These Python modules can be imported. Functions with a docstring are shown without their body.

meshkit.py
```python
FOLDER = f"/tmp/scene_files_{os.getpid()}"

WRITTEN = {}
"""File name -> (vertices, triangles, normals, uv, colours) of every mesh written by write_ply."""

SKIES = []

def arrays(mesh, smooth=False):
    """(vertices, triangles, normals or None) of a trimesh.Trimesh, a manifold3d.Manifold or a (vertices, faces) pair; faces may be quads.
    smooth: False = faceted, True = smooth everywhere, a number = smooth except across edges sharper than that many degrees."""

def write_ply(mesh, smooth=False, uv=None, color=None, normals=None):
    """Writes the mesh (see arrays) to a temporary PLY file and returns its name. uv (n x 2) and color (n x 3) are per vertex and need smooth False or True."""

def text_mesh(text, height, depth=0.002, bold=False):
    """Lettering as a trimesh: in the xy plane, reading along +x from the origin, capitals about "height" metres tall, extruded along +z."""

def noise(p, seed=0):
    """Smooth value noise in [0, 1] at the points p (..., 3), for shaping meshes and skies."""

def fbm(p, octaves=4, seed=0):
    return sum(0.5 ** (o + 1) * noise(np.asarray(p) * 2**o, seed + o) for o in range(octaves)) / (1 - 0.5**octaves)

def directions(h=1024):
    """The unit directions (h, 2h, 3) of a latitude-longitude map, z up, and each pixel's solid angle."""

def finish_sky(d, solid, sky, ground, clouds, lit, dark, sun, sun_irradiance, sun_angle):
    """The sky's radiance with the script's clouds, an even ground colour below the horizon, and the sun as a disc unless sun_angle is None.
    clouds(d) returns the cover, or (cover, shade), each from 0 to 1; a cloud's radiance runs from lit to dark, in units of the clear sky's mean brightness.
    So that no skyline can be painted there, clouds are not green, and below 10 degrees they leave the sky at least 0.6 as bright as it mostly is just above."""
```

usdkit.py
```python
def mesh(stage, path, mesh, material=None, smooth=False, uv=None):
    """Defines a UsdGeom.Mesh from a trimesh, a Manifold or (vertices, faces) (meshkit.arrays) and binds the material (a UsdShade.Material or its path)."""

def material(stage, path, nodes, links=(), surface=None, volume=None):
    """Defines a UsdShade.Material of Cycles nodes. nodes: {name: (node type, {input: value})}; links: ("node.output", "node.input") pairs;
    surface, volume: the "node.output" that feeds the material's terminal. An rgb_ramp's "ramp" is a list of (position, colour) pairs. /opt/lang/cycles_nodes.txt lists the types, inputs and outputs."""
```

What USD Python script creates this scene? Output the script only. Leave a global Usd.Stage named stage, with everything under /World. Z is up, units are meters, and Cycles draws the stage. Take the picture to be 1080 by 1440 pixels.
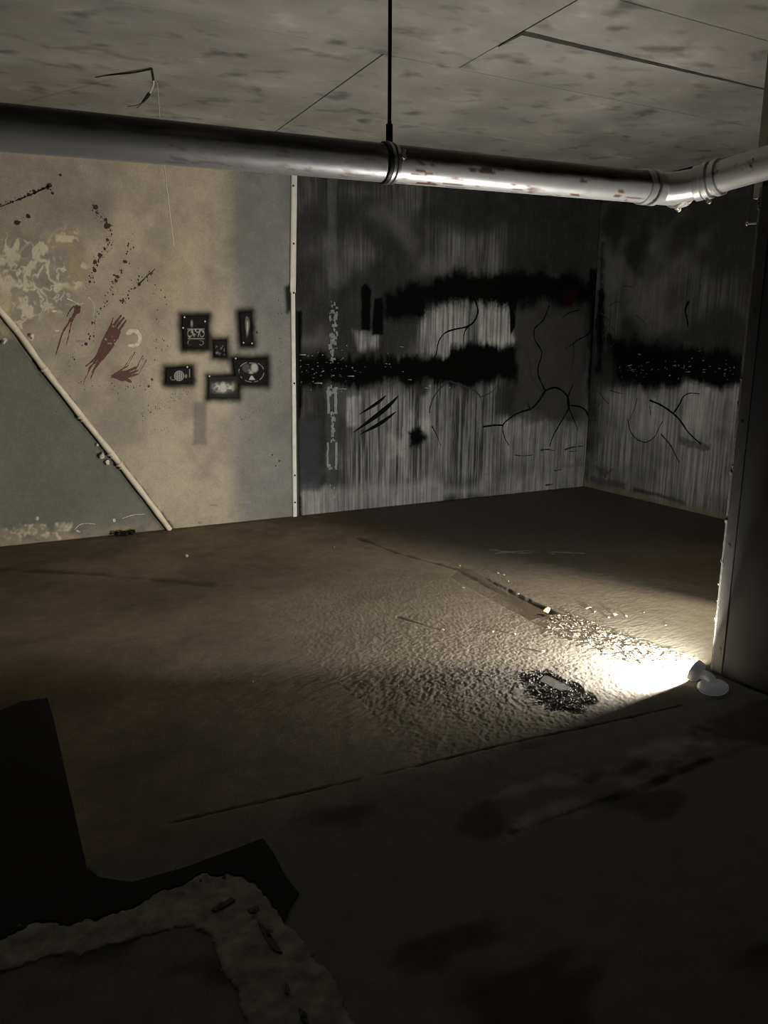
import math, random
import numpy as np, trimesh, usdkit
from shapely.geometry import Polygon, LineString, Point
from shapely.ops import unary_union
from pxr import Usd, UsdGeom, UsdShade, Sdf, Gf, Vt

stage = Usd.Stage.CreateInMemory()
UsdGeom.SetStageUpAxis(stage, 'Z')
UsdGeom.SetStageMetersPerUnit(stage, 1.0)
UsdGeom.Xform.Define(stage, '/World')
UsdGeom.Scope.Define(stage, '/World/Looks')
rnd = random.Random(7)
rng = np.random.default_rng(7)

# ------------------------------------------------------------------ camera, light, exposure
EXPOSURE = 0.0
LAMP_WHITE = 7000.0         # radiance of the work lamp on the floor (lens 3 cm radius)
LAMP_WARM = 730.0          # radiance of the bulb in the corridor behind the partition
AMBIENT = 0.0016            # added even fill light, with no lamp behind it
FPX, PITCH, ROLL, YAW, CAMH = 1070.0, math.radians(12.4), math.radians(0.25), math.radians(27.38), 1.5
_f = np.array([math.sin(YAW) * math.cos(PITCH), math.cos(YAW) * math.cos(PITCH), -math.sin(PITCH)])
_r0 = np.array([math.cos(YAW), -math.sin(YAW), 0.0])
_u0 = np.cross(_r0, _f)
_r = _r0 * math.cos(ROLL) + _u0 * math.sin(ROLL)
_u = np.cross(_r, _f)
EYE = np.array([0.0, 0.0, CAMH])
cam = UsdGeom.Camera.Define(stage, '/World/camera')
cam.CreateHorizontalApertureAttr(36.0)
cam.CreateVerticalApertureAttr(48.0)
cam.CreateFocalLengthAttr(36.0 * FPX / 1080.0)
cam.CreateClippingRangeAttr(Gf.Vec2f(0.05, 60.0))
cam.CreateExposureAttr(EXPOSURE)
_m = np.eye(4)
_m[0, :3], _m[1, :3], _m[2, :3], _m[3, :3] = _r, _u, -_f, EYE
cam.AddTransformOp().Set(Gf.Matrix4d(*_m.ravel().tolist()))
from pxr import UsdLux
dome = UsdLux.DomeLight.Define(stage, '/World/ambient_fill')
dome.CreateIntensityAttr(AMBIENT)
dome.CreateColorAttr(Gf.Vec3f(0.95, 0.97, 1.0))

CEIL, WY, WX, PX = 3.04, 6.25, 5.69, 2.91   # ceiling height; long back wall; alcove right wall; partition face


def ray(x, y):
    return _f + _r * (x - 540) / FPX - _u * (y - 720) / FPX


def on_floor(x, y, z=0.0):
    d = ray(x, y)
    return EYE + d * (z - CAMH) / d[2]


def W(x, y):            # a point of the long back wall: (along, height)
    d = ray(x, y)
    p = EYE + d * WY / d[1]
    return p[0], p[2]


def V(x, y):            # a point of the alcove's right wall: (depth, height)
    d = ray(x, y)
    p = EYE + d * WX / d[0]
    return p[1], p[2]


def F2(pts):
    return [tuple(on_floor(*p)[:2]) for p in pts]


# ------------------------------------------------------------------ helpers
used = {}


def fresh(parent, name):
    k = (parent, name)
    n = used.get(k, 0)
    used[k] = n + 1
    return f'{parent}/{name}' + (f'_{n:03d}' if n else '')


def tag(prim, label=None, cat=None, group=None, kind=None):
    for k, v in (('label', label), ('category', cat), ('group', group), ('kind', kind)):
        if v:
            prim.SetCustomDataByKey(k, v)
    return prim


def obj(name, mesh, mat, parent='/World', smooth=35, colour=None, **t):
    path = fresh(str(parent), name)
    m = usdkit.mesh(stage, path, mesh, MAT[mat], smooth=smooth)
    if colour is not None:
        UsdGeom.PrimvarsAPI(m).CreatePrimvar('paint', Sdf.ValueTypeNames.Color3fArray, 'vertex').Set(
            Vt.Vec3fArray.FromNumpy(np.asarray(colour, np.float32)))
    tag(m.GetPrim(), **t)
    return path


def thing(name, label, cat, loc=(0, 0, 0), rotz=0.0, group=None, kind=None):
    path = fresh('/World', name)
    x = UsdGeom.Xform.Define(stage, path)
    x.AddTranslateOp().Set(Gf.Vec3d(*map(float, loc)))
    if rotz:
        x.AddRotateZOp().Set(rotz)
    tag(x.GetPrim(), label, cat, group, kind)
    return path


def hash2(i, j, seed):
    h = (i * 374761393 + j * 668265263 + seed * 144665 + 12345) & 0xFFFFFFFF
    h = ((h ^ (h >> 13)) * 1274126177) & 0xFFFFFFFF
    return ((h ^ (h >> 16)) & 0xFFFFFF) / 16777215.0


def n2(u, v, seed=0, octaves=3):
    u, v = np.broadcast_arrays(np.asarray(u, float), np.asarray(v, float))
    out, amp, tot = 0.0, 1.0, 0.0
    for o in range(octaves):
        i, j = np.floor(u).astype(np.int64), np.floor(v).astype(np.int64)
        a, b = u - i, v - j
        a, b = a * a * (3 - 2 * a), b * b * (3 - 2 * b)
        s = seed * 17 + o
        val = (hash2(i, j, s) * (1 - a) + hash2(i + 1, j, s) * a) * (1 - b) + (hash2(i, j + 1, s) * (1 - a) + hash2(i + 1, j + 1, s) * a) * b
        out, tot = out + amp * val, tot + amp
        u, v, amp = u * 2.03 + 5.1, v * 2.03 + 1.7, amp * 0.5
    return out / tot


def sst(a, b, x):
    t = np.clip((x - a) / (b - a), 0, 1)
    return t * t * (3 - 2 * t)


def sdf(poly, U, Z, margin=0.25):
    """Signed distance to a polygon, negative inside; far away points get the margin."""
    P = np.asarray(poly, float)
    out = np.full(U.shape, margin, float)
    near = (U > P[:, 0].min() - margin) & (U < P[:, 0].max() + margin) & (Z > P[:, 1].min() - margin) & (Z < P[:, 1].max() + margin)
    u, z = U[near], Z[near]
    d = np.full(u.shape, 1e9)
    ins = np.zeros(u.shape, bool)
    for (ax, ay), (bx, by) in zip(P, np.roll(P, -1, 0)):
        ex, ey = bx - ax, by - ay
        t = np.clip(((u - ax) * ex + (z - ay) * ey) / max(ex * ex + ey * ey, 1e-12), 0, 1)
        d = np.minimum(d, np.hypot(u - ax - t * ex, z - ay - t * ey))
        if abs(ey) > 1e-12:
            c = ((ay > z) != (by > z)) & (u < ex * (z - ay) / ey + ax)
            ins ^= c
    out[near] = np.where(ins, -d, d)
    return out


def dist_line(pts, U, Z):
    P = np.asarray(pts, float)
    d = np.full(U.shape, 1e9)
    for (ax, ay), (bx, by) in zip(P[:-1], P[1:]):
        ex, ey = bx - ax, by - ay
        t = np.clip(((U - ax) * ex + (Z - ay) * ey) / max(ex * ex + ey * ey, 1e-12), 0, 1)
        d = np.minimum(d, np.hypot(U - ax - t * ex, Z - ay - t * ey))
    return d


def lerp(c, col, m):
    return c + (np.asarray(col, float) - c) * m[..., None]


def slab(P, off):
    """Closed slab from a grid of points P (rows, columns, 3), its back at P's border moved by off. Front vertices come first."""
    ny, nx = P.shape[:2]
    idx = np.arange(ny * nx).reshape(ny, nx)
    a, b, c, d = idx[:-1, :-1].ravel(), idx[:-1, 1:].ravel(), idx[1:, 1:].ravel(), idx[1:, :-1].ravel()
    faces = [np.stack([a, b, c], 1), np.stack([a, c, d], 1)]
    border = np.concatenate([idx[0, :-1], idx[:-1, -1], idx[-1, :0:-1], idx[:0:-1, 0]])
    v = P.reshape(-1, 3)
    bv = v[border] + np.asarray(off, float)
    k = len(v) + np.arange(len(border))
    kn, bn = np.roll(k, -1), np.roll(border, -1)
    faces += [np.stack([border, kn, bn], 1), np.stack([border, k, kn], 1)]
    cen = len(v) + len(border)
    faces.append(np.stack([np.full(len(k), cen), kn, k], 1))
    return np.vstack([v, bv, bv.mean(0)]), np.vstack(faces)


def box(x0, x1, y0, y1, z0, z1):
    m = trimesh.creation.box((x1 - x0, y1 - y0, z1 - z0))
    m.apply_translation(((x0 + x1) / 2, (y0 + y1) / 2, (z0 + z1) / 2))
    return m


def bevel_box(sx, sy, sz, b):
    import manifold3d as m3
    pts = []
    for i in (-1, 1):
        for j in (-1, 1):
            for k in (-1, 1):
                x, y, z = i * sx / 2, j * sy / 2, k * sz / 2
                pts += [(x - i * b, y - j * b, z), (x - i * b, y, z - k * b), (x, y - j * b, z - k * b)]
    return trimesh.convex.convex_hull(np.array(pts))


def tube(pts, r, n=10, cap=True):
    P = np.asarray(pts, float)
    R = np.full(len(P), r, float) if np.ndim(r) == 0 else np.asarray(r, float)
    T = np.gradient(P, axis=0)
    T /= np.linalg.norm(T, axis=1, keepdims=True)
    a = np.array([0, 0, 1.0]) if abs(T[0][2]) < 0.9 else np.array([1.0, 0, 0])
    N = np.cross(T[0], a)
    N /= np.linalg.norm(N)
    rings = []
    ang = np.arange(n) * 2 * math.pi / n
    for i in range(len(P)):
        N = N - T[i] * (N @ T[i])
        N /= np.linalg.norm(N)
        B = np.cross(T[i], N)
        rings.append(P[i] + R[i] * (np.cos(ang)[:, None] * N + np.sin(ang)[:, None] * B))
    v = np.vstack(rings)
    f = []
    for i in range(len(P) - 1):
        for k in range(n):
            a0, a1 = i * n + k, i * n + (k + 1) % n
            f += [(a0, a1, a1 + n), (a0, a1 + n, a0 + n)]
    if cap:
        c0, c1 = len(v), len(v) + 1
        v = np.vstack([v, P[0], P[-1]])
        for k in range(n):
            f.append((c0, (k + 1) % n, k))
            f.append((c1, (len(P) - 1) * n + k, (len(P) - 1) * n + (k + 1) % n))
    return trimesh.Trimesh(v, f, process=False)


def spline(pts, n=24):
    P = np.asarray(pts, float)
    if len(P) < 3:
        return np.array([P[0] + (P[-1] - P[0]) * t for t in np.linspace(0, 1, n)])
    Q = np.vstack([2 * P[0] - P[1], P, 2 * P[-1] - P[-2]])
    out = []
    for i in range(1, len(Q) - 2):
        for t in np.linspace(0, 1, max(3, n // (len(P) - 1)), endpoint=False):
            a, b, c, d = Q[i - 1], Q[i], Q[i + 1], Q[i + 2]
            out.append(0.5 * (2 * b + (c - a) * t + (2 * a - 5 * b + 4 * c - d) * t * t + (3 * b - a - 3 * c + d) * t ** 3))
    return np.array(out + [P[-1]])


def ring(p, axis, r0, r1, w, n=40, bev=0.25):
    """A band around the axis at p: a lathe of a rounded rectangle."""
    b = min(w, r1 - r0) * bev
    prof = np.array([(r0, -w / 2), (r1 - b, -w / 2), (r1, -w / 2 + b), (r1, w / 2 - b), (r1 - b, w / 2), (r0, w / 2), (r0, -w / 2)])
    m = trimesh.creation.revolve(prof, sections=n)
    m.apply_transform(trimesh.geometry.align_vectors([0, 0, 1], axis))
    m.apply_translation(p)
    return m


def blob(r, seed, flat=1.0, n=14):
    g = np.random.default_rng(seed)
    p = g.normal(size=(n, 3))
    p /= np.linalg.norm(p, axis=1, keepdims=True)
    p *= r * g.uniform(0.6, 1.05, (n, 1))
    p[:, 2] *= flat
    return trimesh.convex.convex_hull(p)


def cat(ms):
    return trimesh.util.concatenate(ms)


def plate(polys, t, side='back'):
    """Flat shapes (shapely) of thickness t lying on a wall or on the floor."""
    polys = polys if isinstance(polys, (list, tuple)) else [polys]
    ms = []
    for p in polys:
        for g in getattr(p, 'geoms', [p]):
            if g.is_empty or g.area < 1e-7:
                continue
            ms.append(trimesh.creation.extrude_polygon(g, t, engine='earcut'))
    m = cat(ms)
    v = m.vertices
    if side == 'back':
        m.vertices = np.stack([v[:, 0], WY + 0.0005 - v[:, 2], v[:, 1]], 1)
    elif side == 'right':
        m.vertices = np.stack([WX + 0.0005 - v[:, 2], v[:, 0], v[:, 1]], 1)
    return m


def ragged(pts, amp, seed, step=0.02, closed=True):
    """A polygon with its edge made uneven."""
    P = Polygon(pts) if closed else pts
    L = P.exterior
    n = max(8, int(L.length / step))
    q = np.array([L.interpolate(i / n, normalized=True).coords[0] for i in range(n)])
    c = np.array([n2(q[:, 0] * 17, q[:, 1] * 17, seed), n2(q[:, 0] * 17, q[:, 1] * 17, seed + 50)]).T - 0.5
    return Polygon(q + c * 2 * amp).buffer(0)


def stroke(pts, w0, w1, n=20, wob=0.0, seed=0):
    """A painted line that tapers from w0 to w1."""
    s = spline(pts, n)
    out = []
    for i in range(len(s) - 1):
        t = i / max(1, len(s) - 2)
        w = (w0 + (w1 - w0) * t) * (1 + wob * (hash2(np.int64(i), np.int64(3), seed) - 0.5))
        out.append(LineString([s[i], s[i + 1]]).buffer(max(w, 0.0008) / 2, 3))
    return unary_union(out).simplify(0.0006)


# ------------------------------------------------------------------ materials
MAT = {}


def mat(name, nodes, links, surface='p.BSDF'):
    MAT[name] = usdkit.material(stage, '/World/Looks/' + name, nodes, links, surface=surface)


def plain(name, col, rough=0.7, metal=0.0, var=0.25, scale=30.0, bump=0.0, spec=0.4, bd=0.002, space='object'):
    nodes = {'g': ('geometry', {}), 't': ('texture_coordinate', {}),
             'n': ('noise_texture', {'scale': scale, 'detail': 5.0, 'roughness': 0.6}),
             'r': ('rgb_ramp', {'ramp': [(0.25, tuple(c * (1 - var) for c in col)), (0.75, tuple(min(1, c * (1 + var)) for c in col))]}),
             'p': ('principled_bsdf', {'roughness': rough, 'metallic': metal, 'specular_ior_level': spec}),
             'b': ('bump', {'distance': bd, 'strength': max(bump, 0.0)})}
    links = [('g.position' if space == 'world' else 't.object', 'n.vector'), ('n.fac', 'r.fac'), ('r.color', 'p.base_color')]
    if bump:
        links += [('n.fac', 'b.height'), ('b.normal', 'p.normal')]
    mat(name, nodes, links)


def painted(name, rough=0.85, fine=180.0, var=0.16, bump=0.35, bd=0.0015, sx=1.0, sy=1.0, sz=1.0, spec=0.25):
    """Paint of the mesh's own 'paint' colour, with grain and relief."""
    nodes = {'a': ('attribute', {'attribute': 'paint'}), 'g': ('geometry', {}),
             'm': ('mapping', {'scale': (sx, sy, sz)}),
             'n': ('noise_texture', {'scale': fine, 'detail': 4.0, 'roughness': 0.6}),
             'n2': ('noise_texture', {'scale': 14.0, 'detail': 6.0, 'roughness': 0.65}),
             'r': ('map_range', {'clamp': True, 'from_min': 0.25, 'from_max': 0.75, 'to_min': 1 - var, 'to_max': 1 + var}),
             'r2': ('map_range', {'clamp': True, 'from_min': 0.25, 'from_max': 0.75, 'to_min': 1 - var * 0.8, 'to_max': 1 + var * 0.8}),
             'mu': ('math', {'math_type': 'multiply'}),
             'x': ('vector_math', {'math_type': 'scale'}),
             'ad': ('math', {'math_type': 'multiply_add', 'value2': 0.4}),
             'b': ('bump', {'distance': bd, 'strength': bump}),
             'p': ('principled_bsdf', {'roughness': rough, 'specular_ior_level': spec})}
    links = [('g.position', 'm.vector'), ('m.vector', 'n.vector'), ('g.position', 'n2.vector'), ('n.fac', 'r.value'), ('n2.fac', 'r2.value'),
             ('r.result', 'mu.value1'), ('r2.result', 'mu.value2'), ('a.color', 'x.vector1'), ('mu.value', 'x.scale'),
             ('x.vector', 'p.base_color'), ('n.fac', 'ad.value1'), ('n2.fac', 'ad.value3'), ('ad.value', 'b.height'), ('b.normal', 'p.normal')]
    mat(name, nodes, links)


painted('wall_paint', fine=110.0, bump=0.3, bd=0.0012, spec=0.08, rough=0.92)
painted('floor_screed', fine=150.0, var=0.22, bump=0.7, bd=0.0025, rough=0.9, spec=0.08)
painted('print_sheet', rough=0.6, fine=200.0, var=0.05, bump=0.05, spec=0.08)
plain('bare_concrete', (0.17, 0.155, 0.125), 0.9, var=0.35, scale=9, bump=0.5, space='world')
plain('dark_plaster', (0.0045, 0.0048, 0.006), 0.9, var=0.4, scale=8, bump=0.4, space='world')  # near-black lower face of the partition
plain('steel_strip', (0.024, 0.0235, 0.0225), 0.75, 0.0, var=0.35, scale=22, bump=0.2, spec=0.15)
plain('rusty_hole', (0.02, 0.016, 0.013), 0.9)
plain('joint_dark', (0.055, 0.052, 0.046), 0.95, var=0.5, scale=14, bump=0.4, space='world')
plain('broken_mortar', (0.07, 0.066, 0.06), 0.95, var=0.6, scale=60, bump=0.6)
plain('white_plastic', (0.78, 0.76, 0.71), 0.5, var=0.12, scale=18, bump=0.05)
plain('cream_tube', (0.74, 0.68, 0.54), 0.6, var=0.2, scale=9, bump=0.15)
plain('cream_flake', (0.64, 0.60, 0.49), 0.9, var=0.3, scale=40, bump=0.3)
plain('pale_flake', (0.27, 0.28, 0.27), 0.9, var=0.3, scale=40, bump=0.3)
plain('dried_red', (0.095, 0.033, 0.019), 0.6, var=0.45, scale=60, bump=0.2)
plain('dark_red', (0.040, 0.015, 0.010), 0.5, var=0.5, scale=60)
plain('black_paint', (0.003, 0.003, 0.0035), 0.9, spec=0.1, var=0.3, scale=50)
plain('grey_root', (0.028, 0.028, 0.030), 0.85, var=0.3, scale=50)
plain('tar', (0.010, 0.010, 0.011), 0.85, var=0.3, scale=20, bump=0.3)
plain('clamp_steel', (0.42, 0.42, 0.42), 0.35, 0.85, var=0.15, scale=40)
plain('rod_black', (0.012, 0.011, 0.011), 0.5, 0.2)
plain('bolt_zinc', (0.6, 0.58, 0.52), 0.35, 0.9, var=0.1)
plain('wire_white', (0.55, 0.53, 0.47), 0.5, var=0.05)
plain('wire_brown', (0.035, 0.025, 0.018), 0.6)
plain('stone_cream', (0.40, 0.36, 0.18), 0.8, var=0.15, scale=60, bump=0.3)
plain('chip_grey', (0.32, 0.29, 0.23), 0.9, var=0.3, scale=60, bump=0.4)
plain('gravel_dark', (0.12, 0.113, 0.105), 0.8, var=0.6, scale=40, bump=0.4)
plain('screed_crust', (0.22, 0.20, 0.165), 0.95, var=0.3, scale=40, bump=0.5, space='world')
plain('pale_cement', (0.34, 0.325, 0.295), 0.95, var=0.5, scale=16, bump=0.6, space='world', bd=0.004)
plain('plate_dust', (0.10, 0.094, 0.082), 0.95, var=0.35, scale=40, bump=0.4)
plain('dark_rag', (0.012, 0.011, 0.009), 0.95, var=0.4, scale=60, bump=0.5)
mat('lamp_plastic', {'p': ('principled_bsdf', {'base_color': (0.40, 0.40, 0.41), 'roughness': 0.45, 'emission_color': (0.95, 0.97, 1.0), 'emission_strength': 0.035})}, [])  # faint emission stands in for light on the lamp housing
mat('lens_white', {'e': ('emission', {'color': (1.0, 0.965, 0.90), 'strength': LAMP_WHITE})}, [], 'e.emission')
mat('bulb_warm', {'e': ('emission', {'color': (1.0, 0.86, 0.64), 'strength': LAMP_WARM})}, [], 'e.emission')
# drain pipe: grey painted iron, rusty patches
mat('pipe_iron', {
    'g': ('geometry', {}), 'm': ('mapping', {'scale': (1.0, 3.0, 3.0)}),
    'n': ('noise_texture', {'scale': 5.0, 'detail': 6.0, 'roughness': 0.7}),
    'n2': ('noise_texture', {'scale': 60.0, 'detail': 3.0}),
    'r': ('rgb_ramp', {'ramp': [(0.0, (0.60, 0.60, 0.605)), (0.58, (0.62, 0.62, 0.62)), (0.66, (0.20, 0.09, 0.06)), (1.0, (0.13, 0.05, 0.035))]}),
    'rr': ('map_range', {'clamp': True, 'from_min': 0.3, 'from_max': 0.75, 'to_min': 0.36, 'to_max': 0.5}),
    'b': ('bump', {'distance': 0.001, 'strength': 0.15}),
    'p': ('principled_bsdf', {'metallic': 0.55, 'specular_ior_level': 0.5})},
    [('g.position', 'm.vector'), ('m.vector', 'n.vector'), ('g.position', 'n2.vector'), ('n.fac', 'r.fac'), ('r.color', 'p.base_color'),
     ('n.fac', 'rr.value'), ('rr.result', 'p.roughness'), ('n2.fac', 'b.height'), ('b.normal', 'p.normal')])
mat('pipe_painted', {
    'a': ('attribute', {'attribute': 'paint'}), 'g': ('geometry', {}),
    'n': ('noise_texture', {'scale': 24.0, 'detail': 6.0, 'roughness': 0.7}), 'n2': ('noise_texture', {'scale': 70.0, 'detail': 3.0}),
    'rr': ('map_range', {'clamp': True, 'from_min': 0.3, 'from_max': 0.75, 'to_min': 0.34, 'to_max': 0.50}),
    'b': ('bump', {'distance': 0.001, 'strength': 0.15}),
    'p': ('principled_bsdf', {'metallic': 0.45, 'specular_ior_level': 0.4})},
    [('g.position', 'n.vector'), ('g.position', 'n2.vector'), ('a.color', 'p.base_color'), ('n.fac', 'rr.value'), ('rr.result', 'p.roughness'), ('n2.fac', 'b.height'), ('b.normal', 'p.normal')])
# board-marked slab: long smears across the boards, dark damp spots
mat('slab_concrete', {
    'g': ('geometry', {}), 'm': ('mapping', {'scale': (0.8, 1.15, 1.0), 'rotation': (0, 0, math.radians(27))}), 'oi': ('object_info', {}),
    'n': ('noise_texture', {'scale': 3.2, 'detail': 7.0, 'roughness': 0.6}),
    'big': ('noise_texture', {'scale': 1.3, 'detail': 3.0}),
    'sp': ('noise_texture', {'scale': 6.0, 'detail': 2.0, 'roughness': 0.45, 'distortion': 0.2}),
    'r': ('rgb_ramp', {'ramp': [(0.25, (0.29, 0.283, 0.262)), (0.5, (0.36, 0.35, 0.322)), (0.62, (0.40, 0.385, 0.345)), (0.68, (0.48, 0.455, 0.39)), (0.76, (0.58, 0.54, 0.44))]}),
    'rb': ('map_range', {'clamp': True, 'from_min': 0.3, 'from_max': 0.7, 'to_min': 0.70, 'to_max': 1.15}),
    'rs': ('map_range', {'clamp': True, 'from_min': 0.57, 'from_max': 0.76, 'to_min': 1.0, 'to_max': 0.45}),
    'mu': ('math', {'math_type': 'multiply'}), 'x': ('vector_math', {'math_type': 'scale'}),
    'b': ('bump', {'distance': 0.0012, 'strength': 0.15}),
    'p': ('principled_bsdf', {'roughness': 0.85, 'specular_ior_level': 0.25})},
    [('g.position', 'm.vector'), ('m.vector', 'n.vector'), ('g.position', 'big.vector'), ('m.vector', 'sp.vector'), ('n.fac', 'r.fac'),
     ('big.fac', 'rb.value'), ('sp.fac', 'rs.value'), ('rb.result', 'mu.value1'), ('rs.result', 'mu.value2'), ('r.color', 'x.vector1'),
     ('mu.value', 'x.scale'), ('x.vector', 'p.base_color'), ('n.fac', 'b.height'), ('b.normal', 'p.normal')])

# ------------------------------------------------------------------ the long back wall with its sprayed and weathered paint
BEIGE, BEIGE2, BLUE, GREEN = (0.425, 0.382, 0.292), (0.315, 0.287, 0.232), (0.205, 0.213, 0.212), (0.185, 0.189, 0.158)
SPLIT = W(416, 500)[0]


def poly(*pts):
    return [W(*p) for p in pts]


films = {   # the dark picture sheets: corners in the wall's own metres
    'spine': poly((255, 443), (293, 443), (293, 491), (257, 491)),
    'small': poly((299, 478), (319, 477), (319, 503), (300, 503)),
    'upright': poly((336, 439), (354, 437), (356, 486), (339, 487)),
    'wide': poly((232, 517), (271, 515), (271, 540), (232, 540)),
    'round': poly((326, 504), (376, 503), (376, 541), (331, 541)),
    'bright': poly((292, 529), (336, 528), (336, 560), (292, 560))}

xs = np.concatenate([np.arange(-1.6, -0.3, 0.03), np.arange(-0.3, 2.25, 0.0065), np.arange(2.25, WX, 0.0052), [WX]])
zs = np.concatenate([np.arange(0, 2.9, 0.0068), np.linspace(2.9, CEIL + 0.03, 5)])
U, Z = np.meshgrid(xs, zs)


def streaks(u, z, seed):
    a = n2(u * 82, z * 2.4, seed, 2)
    b = n2(u * 24, z * 1.4, seed + 1, 2)
    c = n2(u * 150, z * 14, seed + 2, 1)
    return np.clip(sst(0.30, 0.80, a) * 0.62 + sst(0.3, 0.7, b) * 0.28 + 0.2 * (c - 0.3), 0, 1)


def grey_side(U, Z, light, bands, seed):
    """Dark washed paint with pale run marks; bands are black sprayed belts with ragged edges."""
    st = streaks(U, Z, seed)
    cl = n2(U * 1.6, Z * 2.1, seed + 3)
    gr = n2(U * 90, Z * 60, seed + 4, 2)
    g = 0.026 + 0.10 * sst(0.42, 0.78, cl) * sst(0.30, 0.75, n2(U * 3.5, Z * 3, seed + 8)) + 0.022 * n2(U * 5, Z * 4, seed + 9) + 0.016 * (gr - 0.5)
    g = g * (0.90 + 0.2 * st)
    wx = (n2(U * 2.6, Z * 2.2, seed + 11, 3) - 0.5) * 0.34 + (n2(U * 14, Z * 3, seed + 13) - 0.5) * 0.10
    for pl, lo, hi, soft in light:
        m = 1 - sst(-soft * 1.4, soft * 1.4, sdf(pl, U, Z) + wx * min(1.0, soft / 0.05))
        g = g * (1 - m) + m * (lo * 0.75 + (hi - lo * 0.75) * st) * (0.55 + 0.9 * n2(U * 5, Z * 4, seed + 12))
    for pl, soft, drip in bands:
        w = (n2(U * 26, Z * 1.5, seed + 21, 2) - 0.5) * drip * 0.7 + (n2(U * 6, Z * 5, seed + 22) - 0.5) * soft * 2.2
        w = w + (n2(U * 60, Z * 60, seed + 23) - 0.5) * soft * 0.7
        m = 1 - sst(-soft * 0.6, soft * 1.0, sdf(pl, U, Z) + w)
        g = g * (1 - m) + m * 0.0022
    c = g[..., None] * np.array([1.0, 1.0, 0.97])
    return c


# left half
cloud = n2(U * 2.3, Z * 2.0, 2, 4)
col = lerp(np.broadcast_to(np.array(BEIGE2), U.shape + (3,)).copy(), BEIGE, sst(0.35, 0.65, cloud))
edge = W(322, 500)[0] + (n2(U * 3, Z * 3, 4) - 0.5) * 0.12 + (Z - 1.2) * 0.02
col = lerp(col, BLUE, sst(-0.10, 0.17, U - edge) * (0.85 + 0.3 * (n2(U * 5, Z * 5, 5) - 0.5)))
warm = n2(U * 1.1 + 3, Z * 1.2, 6)
col = col * (0.80 + 0.40 * n2(U * 1.7, Z * 2.1, 7, 3))[..., None]
col = col * (0.90 + 0.2 * n2(U * 7, Z * 6, 71, 3))[..., None]
a0, a1 = W(0, 452), W(243, 752)
side = (U - a0[0]) * (a1[1] - a0[1]) - (Z - a0[1]) * (a1[0] - a0[0])
side /= math.hypot(a1[0] - a0[0], a1[1] - a0[1])
grn = np.array(GREEN) * (0.8 + 0.4 * n2(U * 2.2, Z * 1.6, 9))[..., None]
m = sst(-0.004, 0.004, side)
col = col * (1 - m[..., None]) + grn * m[..., None]
# shadow line painted black above the slanting tube, thicker lower down
gd = -side + (n2(U * 25, Z * 25, 12) - 0.5) * 0.035
col = lerp(col, (0.02, 0.017, 0.014), (1 - sst(0.026, 0.058, gd)) * (side < 0) * (U > W(45, 500)[0]) * 0.95)
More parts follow.
